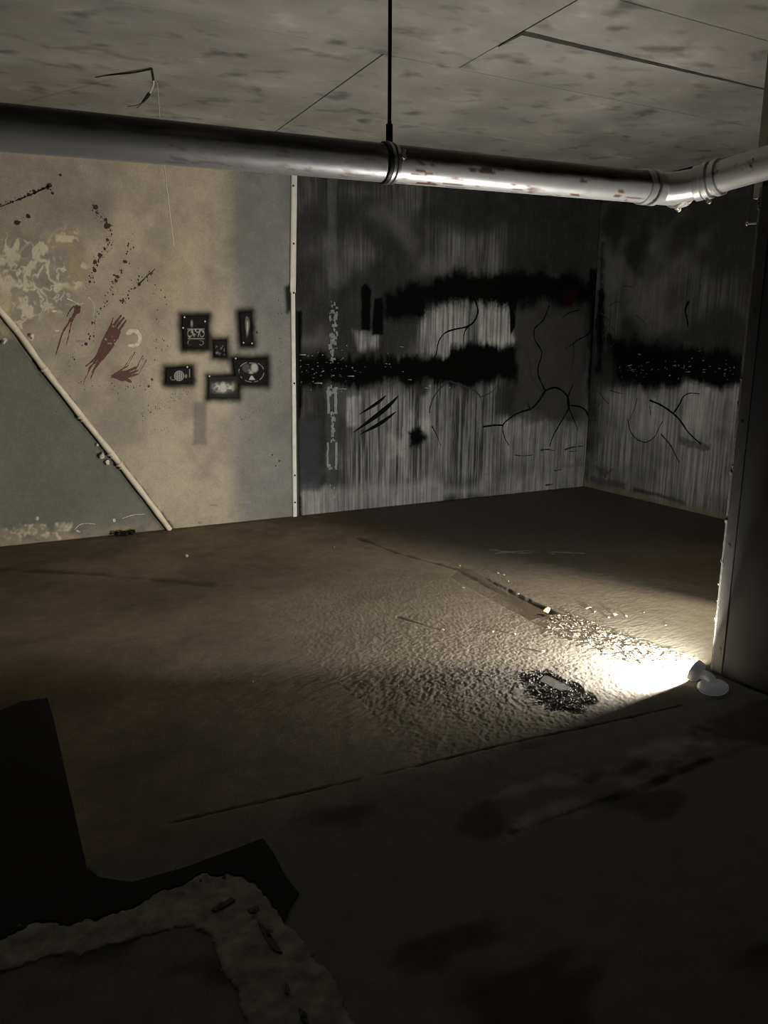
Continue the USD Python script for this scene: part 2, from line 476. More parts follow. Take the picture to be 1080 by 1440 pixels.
# lime bloom: crusted patch at the left and along the foot of the wall
patch = poly((-30, 318), (30, 318), (70, 335), (100, 330), (118, 345), (118, 385), (100, 410), (80, 430), (50, 440), (20, 470), (-30, 470))
pm = 1 - sst(-0.03, 0.07, sdf(patch, U, Z) + (n2(U * 8, Z * 8, 14) - 0.5) * 0.12)
wu, wz = U + 0.10 * (n2(U * 5, Z * 5, 151) - 0.5), Z + 0.10 * (n2(U * 5, Z * 5, 152) - 0.5)
vein = 1 - np.abs(n2(wu * 5.5, wz * 4.5, 15, 4) - 0.5) * 2
vein2 = 1 - np.abs(n2(wu * 17, wz * 15, 16, 3) - 0.5) * 2
patchy = sst(0.38, 0.62, n2(U * 4, Z * 4, 153))
lace = np.maximum(sst(0.87, 0.98, vein) * (0.35 + 0.65 * patchy), 0.9 * sst(0.86, 0.98, vein2) * sst(0.40, 0.55, n2(U * 6, Z * 6, 154))) * pm
lace = np.maximum(lace, pm * 0.8 * sst(0.61, 0.70, n2(wu * 15, wz * 13, 155, 3)))
col = lerp(col, (0.36, 0.305, 0.19), pm * 0.75 * sst(0.42, 0.6, n2(U * 4, Z * 4, 17)))
col = lerp(col, (0.25, 0.24, 0.205), pm * 0.7 * sst(0.45, 0.65, n2(U * 5 + 4, Z * 5, 18)))
col = lerp(col, (0.66, 0.61, 0.46), lace)
for q in ((poly((-30, 430), (8, 440), (26, 474), (8, 468), (-30, 450))), poly((-30, 410), (20, 415), (22, 440), (-30, 445))):
    col = lerp(col, (0.45, 0.39, 0.25), 0.7 * (1 - sst(-0.02, 0.03, sdf(q, U, Z) + (n2(U * 12, Z * 12, 156) - 0.5) * 0.07)))
foot = (1 - sst(0.0, 0.12, Z + (n2(U * 5, Z * 3, 19) - 0.5) * 0.20)) * (U < SPLIT) * (1 - 0.65 * sst(W(180, 740)[0], W(250, 740)[0], U))
col = lerp(col, (0.36, 0.31, 0.21), foot * 0.85 * sst(0.25, 0.6, n2(U * 8, Z * 9, 20)))
for cx, cy, rx, ry in ((45, 746, 24, 11), (88, 746, 14, 13), (12, 752, 20, 8)):
    q = poly(*[(cx + rx * math.cos(t), cy + ry * math.sin(t)) for t in np.linspace(0, 2 * math.pi, 16, endpoint=False)])
    dq = sdf(q, U, Z) + (n2(U * 16, Z * 16, 23) - 0.5) * 0.09
    inn = 1 - sst(-0.012, 0.012, dq)
    col = lerp(col, (0.33, 0.30, 0.22), inn * 0.8)
    col = lerp(col, (0.62, 0.57, 0.43), inn * sst(0.50, 0.62, n2(U * 24, Z * 20, 24, 3)) * sst(-0.07, -0.0, dq))
    foot = np.maximum(foot, inn * 0.8)
# a faint smudge under the pictures, reddish mist near the hand marks
for q, c, k, soft in ((poly((272, 566), (290, 566), (290, 625), (272, 625)), (0.17, 0.165, 0.145), 0.7, 0.02),
                      (poly((60, 270), (150, 270), (150, 320), (60, 320)), (0.19, 0.165, 0.13), 0.45, 0.12),
                      (poly((120, 500), (160, 440), (180, 450), (140, 520)), (0.20, 0.13, 0.09), 0.4, 0.06),
                      (poly((155, 515), (200, 515), (200, 535), (155, 535)), (0.20, 0.14, 0.10), 0.3, 0.05),
                      (poly((255, 330), (285, 330), (285, 370), (255, 370)), (0.50, 0.44, 0.31), 0.5, 0.09),
                      (poly((220, 360), (260, 360), (260, 430), (220, 430)), (0.46, 0.39, 0.26), 0.5, 0.09)):
    col = lerp(col, c, k * (1 - sst(-soft, soft, sdf(q, U, Z) + (n2(U * 6, Z * 6, 26) - 0.5) * soft)))
# black overspray round the picture sheets
for q in films.values():
    d = sdf(q, U, Z)
    col = lerp(col, (0.006, 0.006, 0.0055), 0.97 * (1 - sst(-0.005, 0.070, d + (n2(U * 14, Z * 14, 27) - 0.5) * 0.025)) ** 1.3)
# right half
WASH = [
    (poly((588, 424), (722, 420), (722, 492), (588, 500)), 0.10, 0.42, 0.04),
    (poly((672, 428), (720, 424), (720, 480), (675, 488)), 0.20, 0.60, 0.03),
    (poly((498, 466), (538, 466), (538, 494), (498, 498)), 0.08, 0.45, 0.03),
    (poly((480, 552), (560, 545), (600, 560), (600, 690), (480, 700)), 0.05, 0.34, 0.08),
    (poly((484, 555), (512, 555), (512, 605), (484, 605)), 0.2, 0.5, 0.02),
    (poly((595, 560), (612, 560), (612, 605), (592, 605)), 0.3, 0.55, 0.03),
    (poly((610, 545), (700, 540), (700, 690), (610, 695)), 0.05, 0.30, 0.08),
    (poly((545, 610), (575, 610), (575, 650), (545, 650)), 0.25, 0.42, 0.03),
    (poly((680, 590), (720, 585), (828, 590), (822, 680), (680, 692)), 0.16, 0.36, 0.05),
    (poly((424, 690), (560, 676), (700, 668), (822, 660), (822, 690), (424, 735)), 0.20, 0.33, 0.05),
    (poly((422, 545), (450, 545), (450, 590), (422, 590)), 0.09, 0.2, 0.05),
    (poly((455, 330), (500, 330), (520, 360), (455, 400)), 0.10, 0.18, 0.09),
    (poly((600, 320), (700, 325), (700, 370), (600, 370)), 0.08, 0.19, 0.10),
    (poly((425, 250), (600, 258), (600, 290), (425, 285)), 0.06, 0.14, 0.08)]
BELT = [
    (poly((544, 410), (585, 402), (640, 385), (700, 388), (760, 378), (838, 398), (838, 424), (720, 428), (600, 424), (594, 444), (545, 444)), 0.075, 0.07),
    (poly((418, 500), (470, 500), (520, 506), (560, 505), (620, 498), (650, 486), (724, 486), (726, 533), (640, 538), (560, 538), (500, 545), (418, 535)), 0.055, 0.13),
    (poly((508, 405), (514, 398), (522, 410), (520, 465), (507, 465)), 0.012, 0.02),
    (poly((526, 420), (538, 418), (538, 470), (524, 470)), 0.014, 0.02),
    (poly((716, 420), (727, 420), (724, 460), (718, 470)), 0.012, 0.03),
    (poly((831, 380), (843, 380), (840, 560), (833, 650), (827, 655), (828, 560)), 0.03, 0.02),
    (poly((574, 608), (590, 602), (600, 615), (590, 630), (576, 630)), 0.04, 0.02),
    (poly((416, 440), (423, 440), (423, 735), (416, 735)), 0.02, 0.03)]
right = grey_side(U, Z, WASH, BELT, 40)
# a bluish wash beside the peeled strip and the dark brown sector near the corner
right = lerp(right, (0.050, 0.052, 0.062), 0.75 * (1 - sst(-0.03, 0.03, sdf(poly((419, 590), (450, 590), (450, 690), (419, 690)), U, Z))))
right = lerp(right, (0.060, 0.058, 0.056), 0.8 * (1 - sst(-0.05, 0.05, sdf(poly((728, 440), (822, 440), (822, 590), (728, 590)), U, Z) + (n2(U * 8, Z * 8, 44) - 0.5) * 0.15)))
right = lerp(right, (0.025, 0.0025, 0.003), 0.8 * (1 - sst(-0.05, 0.07, sdf(poly((795, 412), (808, 412), (808, 424), (795, 424)), U, Z))))
right = lerp(right, (0.10, 0.10, 0.095), (1 - sst(0.0, 0.035, np.abs(Z - 0.24 - 0.02 * (n2(U * 7, Z, 46) - 0.5)))) * 0.35 * sst(0.4, 0.6, n2(U * 5, Z * 20, 45)))
for q, k in ((poly((462, 248), (474, 248), (472, 405), (460, 405)), 0.55), (poly((459, 540), (475, 540), (474, 735), (459, 735)), 0.25)):
    right = lerp(right, (0.15, 0.155, 0.15), k * (1 - sst(-0.02, 0.02, sdf(q, U, Z) + (n2(U * 20, Z * 6, 47) - 0.5) * 0.06)) * (0.3 + 0.9 * n2(U * 18, Z * 9, 48)))
m = sst(-0.003, 0.003, U - SPLIT)
col = col * (1 - m[..., None]) + right * m[..., None]
# black spray at the bend of the upright conduit
q = poly((402, 405), (410, 400), (412, 430), (404, 440))
col = lerp(col, (0.012, 0.012, 0.012), 0.95 * (1 - sst(-0.01, 0.03, sdf(q, U, Z))))
q = poly((412, 440), (418, 440), (420, 735), (413, 735))
col = lerp(col, (0.02, 0.02, 0.02), 0.8 * (1 - sst(-0.01, 0.02, sdf(q, U, Z))))
rel = 0.0015 * (n2(U * 6, Z * 6, 30) - 0.5) + lace * 0.004 + pm * 0.003 * n2(U * 20, Z * 20, 31) + foot * 0.010 * n2(U * 12, Z * 14, 32)
Y = WY - rel
Pw = np.stack([U, Y, Z], -1)
v, f = slab(Pw, (0, 0.2, 0))
cv = np.vstack([col.reshape(-1, 3), np.full((len(v) - col.shape[0] * col.shape[1], 3), 0.2)])
BACK = obj('wall_back', (v, f), 'wall_paint', smooth=True, colour=cv, kind='structure', cat='wall',
           label='long back wall, beige and blue-grey on the left, black and washed grey on the right')

# ------------------------------------------------------------------ alcove's right wall
ys = np.concatenate([np.linspace(2.5, 4.2, 30), np.arange(4.22, WY, 0.0065), [WY]])
T, Z2 = np.meshgrid(ys[::-1], np.concatenate([np.arange(0, 2.9, 0.0075), np.linspace(2.9, CEIL + 0.03, 5)]))


def pv(*pts):
    return [V(*p) for p in pts]


WASH2 = [(pv((848, 548), (1042, 545), (1030, 738), (826, 690)), 0.15, 0.36, 0.06),
         (pv((826, 640), (900, 645), (900, 705), (826, 690)), 0.16, 0.26, 0.05),
         (pv((865, 560), (930, 565), (930, 615), (880, 620)), 0.26, 0.40, 0.05),
         (pv((960, 545), (1040, 545), (1040, 600), (960, 600)), 0.26, 0.42, 0.04),
         (pv((840, 420), (875, 420), (870, 480), (845, 485)), 0.09, 0.15, 0.06),
         (pv((960, 390), (1045, 390), (1045, 440), (960, 440)), 0.07, 0.14, 0.10)]
BELT2 = [(pv((858, 478), (900, 482), (960, 488), (1045, 495), (1042, 538), (1010, 545), (985, 535), (920, 545), (865, 532)), 0.07, 0.09),
         (pv((843, 340), (850, 340), (846, 520), (840, 520)), 0.06, 0.02)]
rc = grey_side(T, Z2, WASH2, BELT2, 70)
rc = lerp(rc, (0.03, 0.03, 0.032), 0.85 * (1 - sst(-0.02, 0.02, np.abs(dist_line(pv((892, 689), (925, 696), (962, 708)), T, Z2)) - 0.02 + 0.02 * (n2(T * 9, Z2 * 9, 77) - 0.5))))
for q in (pv((955, 615), (1000, 625), (998, 634), (957, 624)), pv((830, 670), (880, 680), (878, 688), (830, 680)), pv((835, 655), (862, 662), (850, 672))):
    rc = lerp(rc, (0.06, 0.06, 0.055), 0.7 * (1 - sst(-0.01, 0.02, sdf(q, T, Z2) + (n2(T * 30, Z2 * 40, 78) - 0.5) * 0.06)))
rc = lerp(rc, (0.20, 0.175, 0.125), (1 - sst(0.03, 0.09, Z2 + (n2(T * 7, Z2 * 7, 79) - 0.5) * 0.07)) * 0.7)
X2 = WX - 0.002 * (n2(T * 6, Z2 * 6, 71) - 0.5)
v, f = slab(np.stack([X2, T, Z2], -1), (0.2, 0, 0))
cv = np.vstack([rc.reshape(-1, 3), np.full((len(v) - rc.shape[0] * rc.shape[1], 3), 0.2)])
SIDE = obj('wall_right', (v, f), 'wall_paint', smooth=True, colour=cv, kind='structure', cat='wall',
           label='short right wall of the alcove with a black belt and grey run marks below')

# ------------------------------------------------------------------ floor
gx = np.concatenate([np.arange(-3.6, -0.4, 0.12), np.arange(-0.4, 1.3, 0.02), np.arange(1.3, 1.6, 0.0075), np.arange(1.6, 2.95, 0.005), np.arange(2.95, 4.0, 0.02), np.arange(4.0, 5.91, 0.06)])
gy = np.concatenate([np.arange(-1.6, 1.0, 0.12), np.arange(1.0, 2.05, 0.014), np.arange(2.05, 3.3, 0.0052), np.arange(3.3, 4.5, 0.011), np.arange(4.5, 6.3, 0.03), [WY + 0.1]])
A, B = np.meshgrid(gx, gy)
fc = lerp(np.broadcast_to(np.array((0.165, 0.140, 0.098)), A.shape + (3,)).copy(), (0.235, 0.20, 0.145), sst(0.35, 0.65, n2(A * 1.3, B * 1.5, 90, 4)))
fc = fc * (0.8 + 0.4 * n2(A * 9, B * 9, 91))[..., None]
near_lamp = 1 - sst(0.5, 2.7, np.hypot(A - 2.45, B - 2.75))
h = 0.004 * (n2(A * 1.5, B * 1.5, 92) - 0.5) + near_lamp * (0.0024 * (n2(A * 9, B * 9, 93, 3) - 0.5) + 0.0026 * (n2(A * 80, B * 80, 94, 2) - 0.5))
fc = lerp(fc, (0.29, 0.27, 0.225), near_lamp * 0.75)  # paler and greyer round the lamp: its pool of light painted in
# slab to the front: darker and smoother, behind a straight joint
front = 1 - sst(-0.05, 0.05, B - 2.16 + (n2(A * 2, B * 2, 95) - 0.5) * 0.08)
fc = lerp(fc, (0.20, 0.197, 0.19), front * 0.8)
fc = lerp(fc, (0.16, 0.155, 0.15), sst(2.7, 3.1, A + (n2(A, B, 96) - 0.5) * 0.3) * sst(3.6, 4.4, B) * 0.8)  # shadow of the warm bulb greyed into the back-right floor
# sunk channel
chan = F2([(632, 812), (648, 795), (786, 862), (744, 872)])
dc = sdf(chan, A, B, 0.15) + (n2(A * 30, B * 30, 97) - 0.5) * 0.012
cm = 1 - sst(-0.012, 0.004, dc)
h -= 0.022 * cm * (0.55 + 0.45 * sst(2.60, 2.80, A)) * (1 - 0.92 * sst(3.55, 4.2, B))
fc = lerp(fc, (0.135, 0.12, 0.09), cm * 0.6)
# dark pit rim and flat slab set in the gravel patch
# ridge and patches in the front slab
d1 = dist_line(F2([(240, 1157), (545, 1087), (700, 1049), (880, 1010), (958, 992)]), A, B) + (n2(A * 25, B * 25, 98) - 0.5) * 0.006
cr = (1 - sst(0.001, 0.007, d1)) * sst(0.25, 0.5, n2(A * 6, B * 2, 99) + 0.15 * (A > 1.3))
h -= 0.008 * cr
fc = lerp(fc, (0.025, 0.024, 0.022), cr * 0.9)
l2 = F2([(716, 1171), (800, 1142), (905, 1108), (1000, 1068)])
d2 = dist_line(l2, A, B)
stp = sst(-0.012, 0.006, B - np.interp(A, [p[0] for p in l2], [p[1] for p in l2])) * sst(l2[0][0] + 0.05, l2[0][0] + 0.5, A) * (A < 3.0) * (B < 2.05)
h += 0.007 * stp * sst(0, 0.08, 2.05 - B)
pt = F2([(690, 1120), (760, 1095), (850, 1075), (1000, 1010), (1005, 1060), (900, 1105), (720, 1165)])
pm2 = (1 - sst(-0.03, 0.04, sdf(pt, A, B) + (n2(A * 7, B * 9, 101) - 0.5) * 0.14))
fc = lerp(fc, (0.36, 0.355, 0.34), pm2 * sst(0.32, 0.52, n2(A * 5, B * 8, 102)) * 0.9)
fc = lerp(fc, (0.07, 0.07, 0.07), pm2 * sst(0.58, 0.7, n2(A * 9 + 3, B * 16, 103)) * 0.6)
fc = lerp(fc, (0.035, 0.035, 0.035), (1 - sst(0.0, 0.022, d2 + (n2(A * 12, B * 12, 104) - 0.35) * 0.04)) * 0.85)
fc = lerp(fc, (0.05, 0.05, 0.052), sst(0.6, 0.72, n2(A * 2.2 + 9, B * 5, 105)) * front * 0.6)
# white scuffs on the back floor
for q in (F2([(690, 773), (730, 778), (770, 776), (820, 778)]), F2([(700, 778), (740, 774), (785, 780)])):
    sc = dist_line(q, A, B) + (n2(A * 14, B * 14, 106) - 0.5) * 0.05
    fc = lerp(fc, (0.5, 0.49, 0.46), (1 - sst(0.0, 0.015, sc)) * 0.8)
for q, w in ((F2([(505, 757), (560, 778), (640, 800), (700, 830)]), 0.03), (F2([(560, 868), (618, 886)]), 0.012), (F2([(0, 800), (120, 806), (300, 822)]), 0.05)):
    sc = dist_line(q, A, B) + (n2(A * 9, B * 9, 107) - 0.5) * w * 2
    fc = lerp(fc, (0.05, 0.042, 0.03), (1 - sst(0.0, w, sc)) * 0.6)
    h -= 0.004 * (1 - sst(0, w, sc))
gp = F2([(728, 950), (765, 943), (806, 962), (834, 985), (815, 1000), (775, 996), (745, 978)])
gm = 1 - sst(-0.02, 0.03, sdf(gp, A, B) + (n2(A * 16, B * 16, 108) - 0.5) * 0.06)
fc = lerp(fc, (0.06, 0.056, 0.05), gm * 0.8)
h -= 0.006 * gm
rp = F2([(765, 868), (800, 864), (872, 892), (990, 930), (960, 952), (890, 935), (830, 910), (772, 890)])
rm = 1 - sst(-0.03, 0.05, sdf(rp, A, B) + (n2(A * 12, B * 12, 109) - 0.5) * 0.1)
rg = n2(A * 12, B * 22, 110, 4)
h += rm * 0.009 * (np.abs(rg - 0.5) * 2) ** 0.8 * (0.5 + n2(A * 4, B * 4, 111))
foot2 = sst(WY - 0.10, WY, B + (n2(A * 5, B * 5, 112) - 0.5) * 0.06)
fc = lerp(fc, (0.09, 0.078, 0.055), foot2 * 0.6)
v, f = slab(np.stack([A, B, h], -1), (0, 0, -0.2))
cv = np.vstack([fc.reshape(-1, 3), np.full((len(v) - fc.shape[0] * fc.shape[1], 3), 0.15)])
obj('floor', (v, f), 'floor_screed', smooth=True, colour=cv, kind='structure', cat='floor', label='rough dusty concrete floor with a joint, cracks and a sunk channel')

# ------------------------------------------------------------------ ceiling: cast slab with the marks of its formwork panels
CE = tag(UsdGeom.Xform.Define(stage, '/World/ceiling').GetPrim(), 'board-marked concrete ceiling slab with panel seams and one raised bay', 'ceiling', kind='structure').GetPath()
obj('slab', box(-3.6, 5.9, -1.6, 6.45, CEIL + 0.09, CEIL + 0.29), 'bare_concrete', CE, smooth=False)
rows = [-1.6, -0.33, 0.77, 1.87, 2.97, 4.07, 5.17, 6.29]
for i in range(len(rows) - 1):
    y0, y1 = rows[i], rows[i + 1]
    xsplit = [-3.6, -2.6, -0.4, 2.09, 4.55, 5.88] if i >= 5 else [-3.6, -2.4, 0.1, 2.57, 5.05, 5.88]
    for j in range(len(xsplit) - 1):
        x0, x1 = xsplit[j], xsplit[j + 1]
        dz = rnd.uniform(0, 0.0035)
        cuts = [(x0, x1, y0, y1, dz)]
        if i == 4 and j >= 3:            # the bay that stands higher begins inside this row
            cuts = [(x0, x1, y0, 3.474, dz), (x0, x1, 3.4762, y1, dz + 0.002)]
        for (p0, p1, q0, q1, d) in cuts:
            g = 0.003
            b = bevel_box(p1 - p0 - 2 * g, q1 - q0 - 2 * g, 0.10, 0.002)
            b.apply_translation(((p0 + p1) / 2, (q0 + q1) / 2, CEIL + d + 0.05))
            obj('panel', b, 'slab_concrete', CE, smooth=False)

jf = [ragged([(2.57, 3.452), (3.2, 3.456), (4.2, 3.466), (5.04, 3.470), (5.04, 3.480), (4.2, 3.484), (3.2, 3.494), (2.57, 3.498)], 0.004, 3, 0.05), ragged([(2.566, 3.47), (2.590, 3.47), (2.582, 3.62), (2.576, 3.70), (2.570, 3.62)], 0.003, 4, 0.05)]
jm = cat([trimesh.creation.extrude_polygon(j_, 0.08, engine='earcut') for j_ in jf])  # dark strips laid along the joint, thinner to the right
jm.apply_translation((0, 0, CEIL - 0.0015))
obj('joint_filler', jm, 'joint_dark', CE, smooth=False, label='dark tapering strip along the widest slab joint')

# ------------------------------------------------------------------ partition with its steel edge, unseen light-blocking wall and header behind it
PY = 2.257
PT = tag(UsdGeom.Xform.Define(stage, '/World/wall_partition').GetPrim(), 'dark partition at the right edge, its end edged with a steel strip', 'wall', kind='structure').GetPath()
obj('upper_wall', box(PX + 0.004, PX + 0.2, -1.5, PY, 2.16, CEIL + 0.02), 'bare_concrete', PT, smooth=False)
obj('lower_wall', box(PX + 0.004, PX + 0.2, -1.5, PY, -0.02, 2.16), 'dark_plaster', PT, smooth=False)
strip = bevel_box(0.006, 0.052, 2.13, 0.0015)
strip.apply_translation((PX + 0.001, PY - 0.03, 1.075))
ST = obj('steel_strip', strip, 'steel_strip', PT, smooth=False, label='grey steel edging strip with screw holes')
for z in (0.13, 1.17, 1.63, 1.95, 0.62):
    c = trimesh.creation.cylinder(0.0075, 0.003, sections=14)
    c.apply_transform(trimesh.geometry.align_vectors([0, 0, 1], [1, 0, 0]))
    c.apply_translation((PX - 0.003, PY - 0.03 + rnd.uniform(-0.006, 0.006), z))
    obj('screw_hole', c, 'rusty_hole', ST)
bits = []
for k in range(150):
    b = blob(rnd.uniform(0.006, 0.014), 500 + k, 1.6)
    b.apply_translation((PX + rnd.uniform(0.002, 0.02), PY + rnd.uniform(-0.004, 0.010), rnd.uniform(0.01, 2.1)))
    bits.append(b)
bits.append(box(PX - 0.001, PX + 0.2, PY - 0.004, PY + 0.006, 0, 2.14))
obj('mortar_edge', cat(bits), 'broken_mortar', PT, smooth=False, kind='stuff', label='crumbled dark mortar along the end of the partition')
bolt = thing('steel_hook', 'small bright steel bolt sticking out of the wall edge below the pipe', 'bolt')
hp = np.array([PX - 0.004, PY + 0.004, 0]) + np.array([0, 0, 2.0])
obj('shank', tube([hp + (0.02, 0.0, 0.0), hp + (-0.012, 0.03, 0.0)], 0.004, 8), 'bolt_zinc', bolt)
obj('head', ring(hp + (-0.014, 0.034, 0.0), np.array([-0.37, 0.93, 0]), 0.0005, 0.009, 0.007, 6), 'bolt_zinc', bolt, smooth=False)
obj('wall_corridor', box(4.0, 5.89, 2.33, 2.5, -0.02, CEIL + 0.02), 'bare_concrete', smooth=False, kind='structure', cat='wall', label='unseen concrete wall added behind the partition to cut off the warm light')  # unseen wall, placed to block the bulb and shape its floor shadow

obj('lintel', box(PX + 0.2, 4.0, 2.262, 2.45, 2.14, CEIL + 0.02), 'bare_concrete', smooth=False, kind='structure', cat='lintel', label='unseen concrete header added behind the partition to keep warm light off the ceiling')  # unseen header, added to keep the bulb from lighting the ceiling

# ------------------------------------------------------------------ lamps
LX, LY = 2.735, 2.105
lamp = thing('work_lamp', 'small round work lamp shining on the floor at the foot of the steel strip', 'lamp', (LX, LY, 0.0))
prof = [(0.0, 0.002), (0.030, 0.002), (0.046, 0.008), (0.054, 0.022), (0.052, 0.036), (0.042, 0.047), (0.025, 0.052), (0.0, 0.053)]
body = trimesh.creation.revolve(np.array(prof), sections=40)
body.apply_scale((1.05, 0.85, 1.0))
body.apply_scale((1.3, 1.3, 0.95))
obj('body', body, 'lamp_plastic', lamp, smooth=True)
NV = np.array([-0.25, math.cos(math.radians(19)), math.sin(math.radians(19))])
NV /= np.linalg.norm(NV)
hc = np.array([-0.004, 0.088, 0.064])
hprof = np.array([(0.0, -0.024), (0.022, -0.023), (0.034, -0.016), (0.040, -0.004), (0.041, 0.016), (0.037, 0.018), (0.033, 0.003), (0.0, 0.002)])
head = trimesh.creation.revolve(hprof * (1.25, 1.0), sections=36)
head.apply_transform(trimesh.geometry.align_vectors([0, 0, 1], NV))
head.apply_translation(hc)
HD = obj('lamp_head', head, 'lamp_plastic', lamp)
lens = trimesh.creation.cylinder(0.034, 0.004, sections=32)
lens.apply_transform(trimesh.geometry.align_vectors([0, 0, 1], NV))
lens.apply_translation(hc + NV * 0.0065)
obj('lens', lens, 'lens_white', HD, label='glowing white lens')
neck = tube(spline([(0.0, 0.0, 0.035), (0.004, 0.03, 0.060), hc - NV * 0.016], 12), 0.022, 14)
obj('neck', neck, 'lamp_plastic', lamp)

bulb = thing('corridor_lamp', 'bare warm bulb on a thin stand in the corridor behind the partition', 'lamp', (4.3, 1.7, 0.0))
obj('stand', cat([ring((0, 0, 0.012), (0, 0, 1), 0.0, 0.12, 0.02), tube([(0, 0, 0.01), (0, 0, 1.85)], 0.012, 10)]), 'lamp_plastic', bulb)
obj('socket', ring((0, 0, 1.875), (0, 0, 1), 0.0, 0.03, 0.07), 'lamp_plastic', bulb)
s = trimesh.creation.icosphere(3, 0.10)
s.apply_translation((0, 0, 2.0))
obj('bulb', s, 'bulb_warm', bulb)

# ------------------------------------------------------------------ drain pipe under the ceiling
R = 0.0625
pz = lambda x: 2.083 + 0.0265 * x
PP = lambda x: np.array([x, 2.53, pz(x)])
AX = PP(1) - PP(0)
AX /= np.linalg.norm(AX)
dp = thing('drain_pipe', 'grey iron drain pipe running across below the ceiling and turning at the right', 'pipe', PP(1.3))
off = -PP(1.3)


def dpart(name, m, material='pipe_iron', parent=None, **t):
    m = m.copy()
    m.apply_translation(off)
    return obj(name, m, material, parent or dp, **t)


XJ = 2.56


def pipe_run(xa, xb, n, rusty):
    m = tube([PP(x) for x in np.linspace(xa, xb, n)], R, 56)
    v = m.vertices
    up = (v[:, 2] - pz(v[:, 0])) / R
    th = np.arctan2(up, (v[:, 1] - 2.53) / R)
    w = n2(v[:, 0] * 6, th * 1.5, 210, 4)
    rust_shade = sst(-0.10, 0.45, up + (w - 0.5) * 0.8 + (0.16 if rusty else -0.05))
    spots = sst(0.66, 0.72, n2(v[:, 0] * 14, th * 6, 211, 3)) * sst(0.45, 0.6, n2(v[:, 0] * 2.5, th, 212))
    c = np.broadcast_to(np.array((0.66, 0.66, 0.665) if rusty else (0.40, 0.40, 0.41)), v.shape).copy() * (0.85 + 0.3 * n2(v[:, 0] * 3, th * 2, 213, 3))[:, None]  # left run darker grey: fall-off from the lamp put into the colour
    c = lerp(c, (0.050, 0.020, 0.014) if rusty else (0.035, 0.034, 0.030), rust_shade * 0.95)  # shade painted over the upper half, with brown rust on the right run
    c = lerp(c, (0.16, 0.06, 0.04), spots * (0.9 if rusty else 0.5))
    return m, c


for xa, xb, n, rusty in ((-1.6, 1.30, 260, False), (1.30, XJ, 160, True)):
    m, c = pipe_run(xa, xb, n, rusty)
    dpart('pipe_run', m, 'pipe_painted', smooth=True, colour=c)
dpart('socket', cat([ring(PP(0.01), AX, R - 0.001, R + 0.009, 0.05, 48), ring(PP(-0.035), AX, R - 0.001, R + 0.006, 0.02, 48)]))
for x, w, dr in ((XJ - 0.03, 0.03, 0.007), (XJ + 0.02, 0.025, 0.008)):
    dpart('coupling_ring', ring(PP(x), AX, R - 0.001, R + dr, w, 48))
J = PP(XJ + 0.02)
end = PP(XJ + 0.20)
dpart('junction', tube([J, PP(XJ + 0.09), end], R * 1.02, 48))
dpart('stub_ring', cat([ring(PP(XJ + 0.165), AX, R - 0.001, R + 0.010, 0.022, 48), ring(PP(XJ + 0.19), AX, R - 0.001, R + 0.008, 0.014, 48)]))
dpart('end_cap', ring(PP(XJ + 0.207), AX, 0.0, R + 0.004, 0.02, 48))
# the branch leaves sideways, rises a little and runs along the partition towards the viewer
b0 = PP(XJ + 0.07)
bp = [b0, b0 + (0.065, -0.055, 0.006), b0 + (0.11, -0.13, 0.016), b0 + (0.13, -0.24, 0.030), b0 + (0.135, -0.5, 0.045), b0 + (0.135, -1.1, 0.07), b0 + (0.135, -2.4, 0.11), b0 + (0.135, -3.9, 0.15)]
br = spline(bp, 56)
dpart('branch', tube(br, R, 48))
for k, w, dr in ((14, 0.03, 0.008), (17, 0.028, 0.012), (21, 0.028, 0.010)):
    t = br[k + 1] - br[k - 1]
    t /= np.linalg.norm(t)
    dpart('branch_ring', ring(br[k], t, R - 0.001, R + dr, w, 48))
for p in (PP(XJ + 0.165) + (0, -0.01, -R - 0.016), br[17] + (0, -0.01, -R - 0.018)):
    dpart('clamp_bolt', cat([tube([p + (-0.018, -0.008, 0), p + (0.018, 0.008, 0)], 0.005, 8), ring(p + (0.017, 0.007, 0), (1, 0.4, 0), 0, 0.010, 0.008, 6)]), 'bolt_zinc')

hg = thing('pipe_hanger', 'black threaded rod and steel clamp holding the pipe up to the ceiling', 'hanger', PP(1.325))
o2 = -PP(1.325)


def hpart(name, m, material, parent=None, **t):
    m = m.copy()
    m.apply_translation(o2)
    return obj(name, m, material, parent or hg, **t)


c0 = PP(1.325)
hpart('clamp', cat([ring(c0 - AX * 0.010, AX, R + 0.0005, R + 0.007, 0.012, 56), ring(c0 + AX * 0.010, AX, R + 0.0005, R + 0.005, 0.012, 56)]), 'clamp_steel')
hpart('clamp_liner', ring(c0 - AX * 0.022, AX, R + 0.0005, R + 0.006, 0.014, 56), 'rod_black')
hpart('rod', tube([(1.325, 2.53, c0[2] + R + 0.004), (1.325, 2.53, CEIL + 0.02)], 0.0065, 12), 'rod_black')
hpart('rod_socket', ring((1.325, 2.53, c0[2] + R + 0.035), (0, 0, 1), 0.0, 0.013, 0.06, 6), 'rod_black')
pb = c0 + (0.02, -R - 0.004, 0.012)
hpart('clamp_bolt', cat([tube([pb + (-0.004, 0.004, -0.02), pb + (0.004, -0.002, 0.022)], 0.005, 8), ring(pb + (0.0, -0.002, 0.0), (0.2, -1, 0.1), 0, 0.011, 0.008, 6)]), 'bolt_zinc')

# ------------------------------------------------------------------ conduits on the wall
cd = thing('upright_conduit', 'white plastic cable channel screwed upright on the wall where beige meets black', 'conduit', (W(413, 700)[0], WY, 0))
cx = W(413, 700)[0]


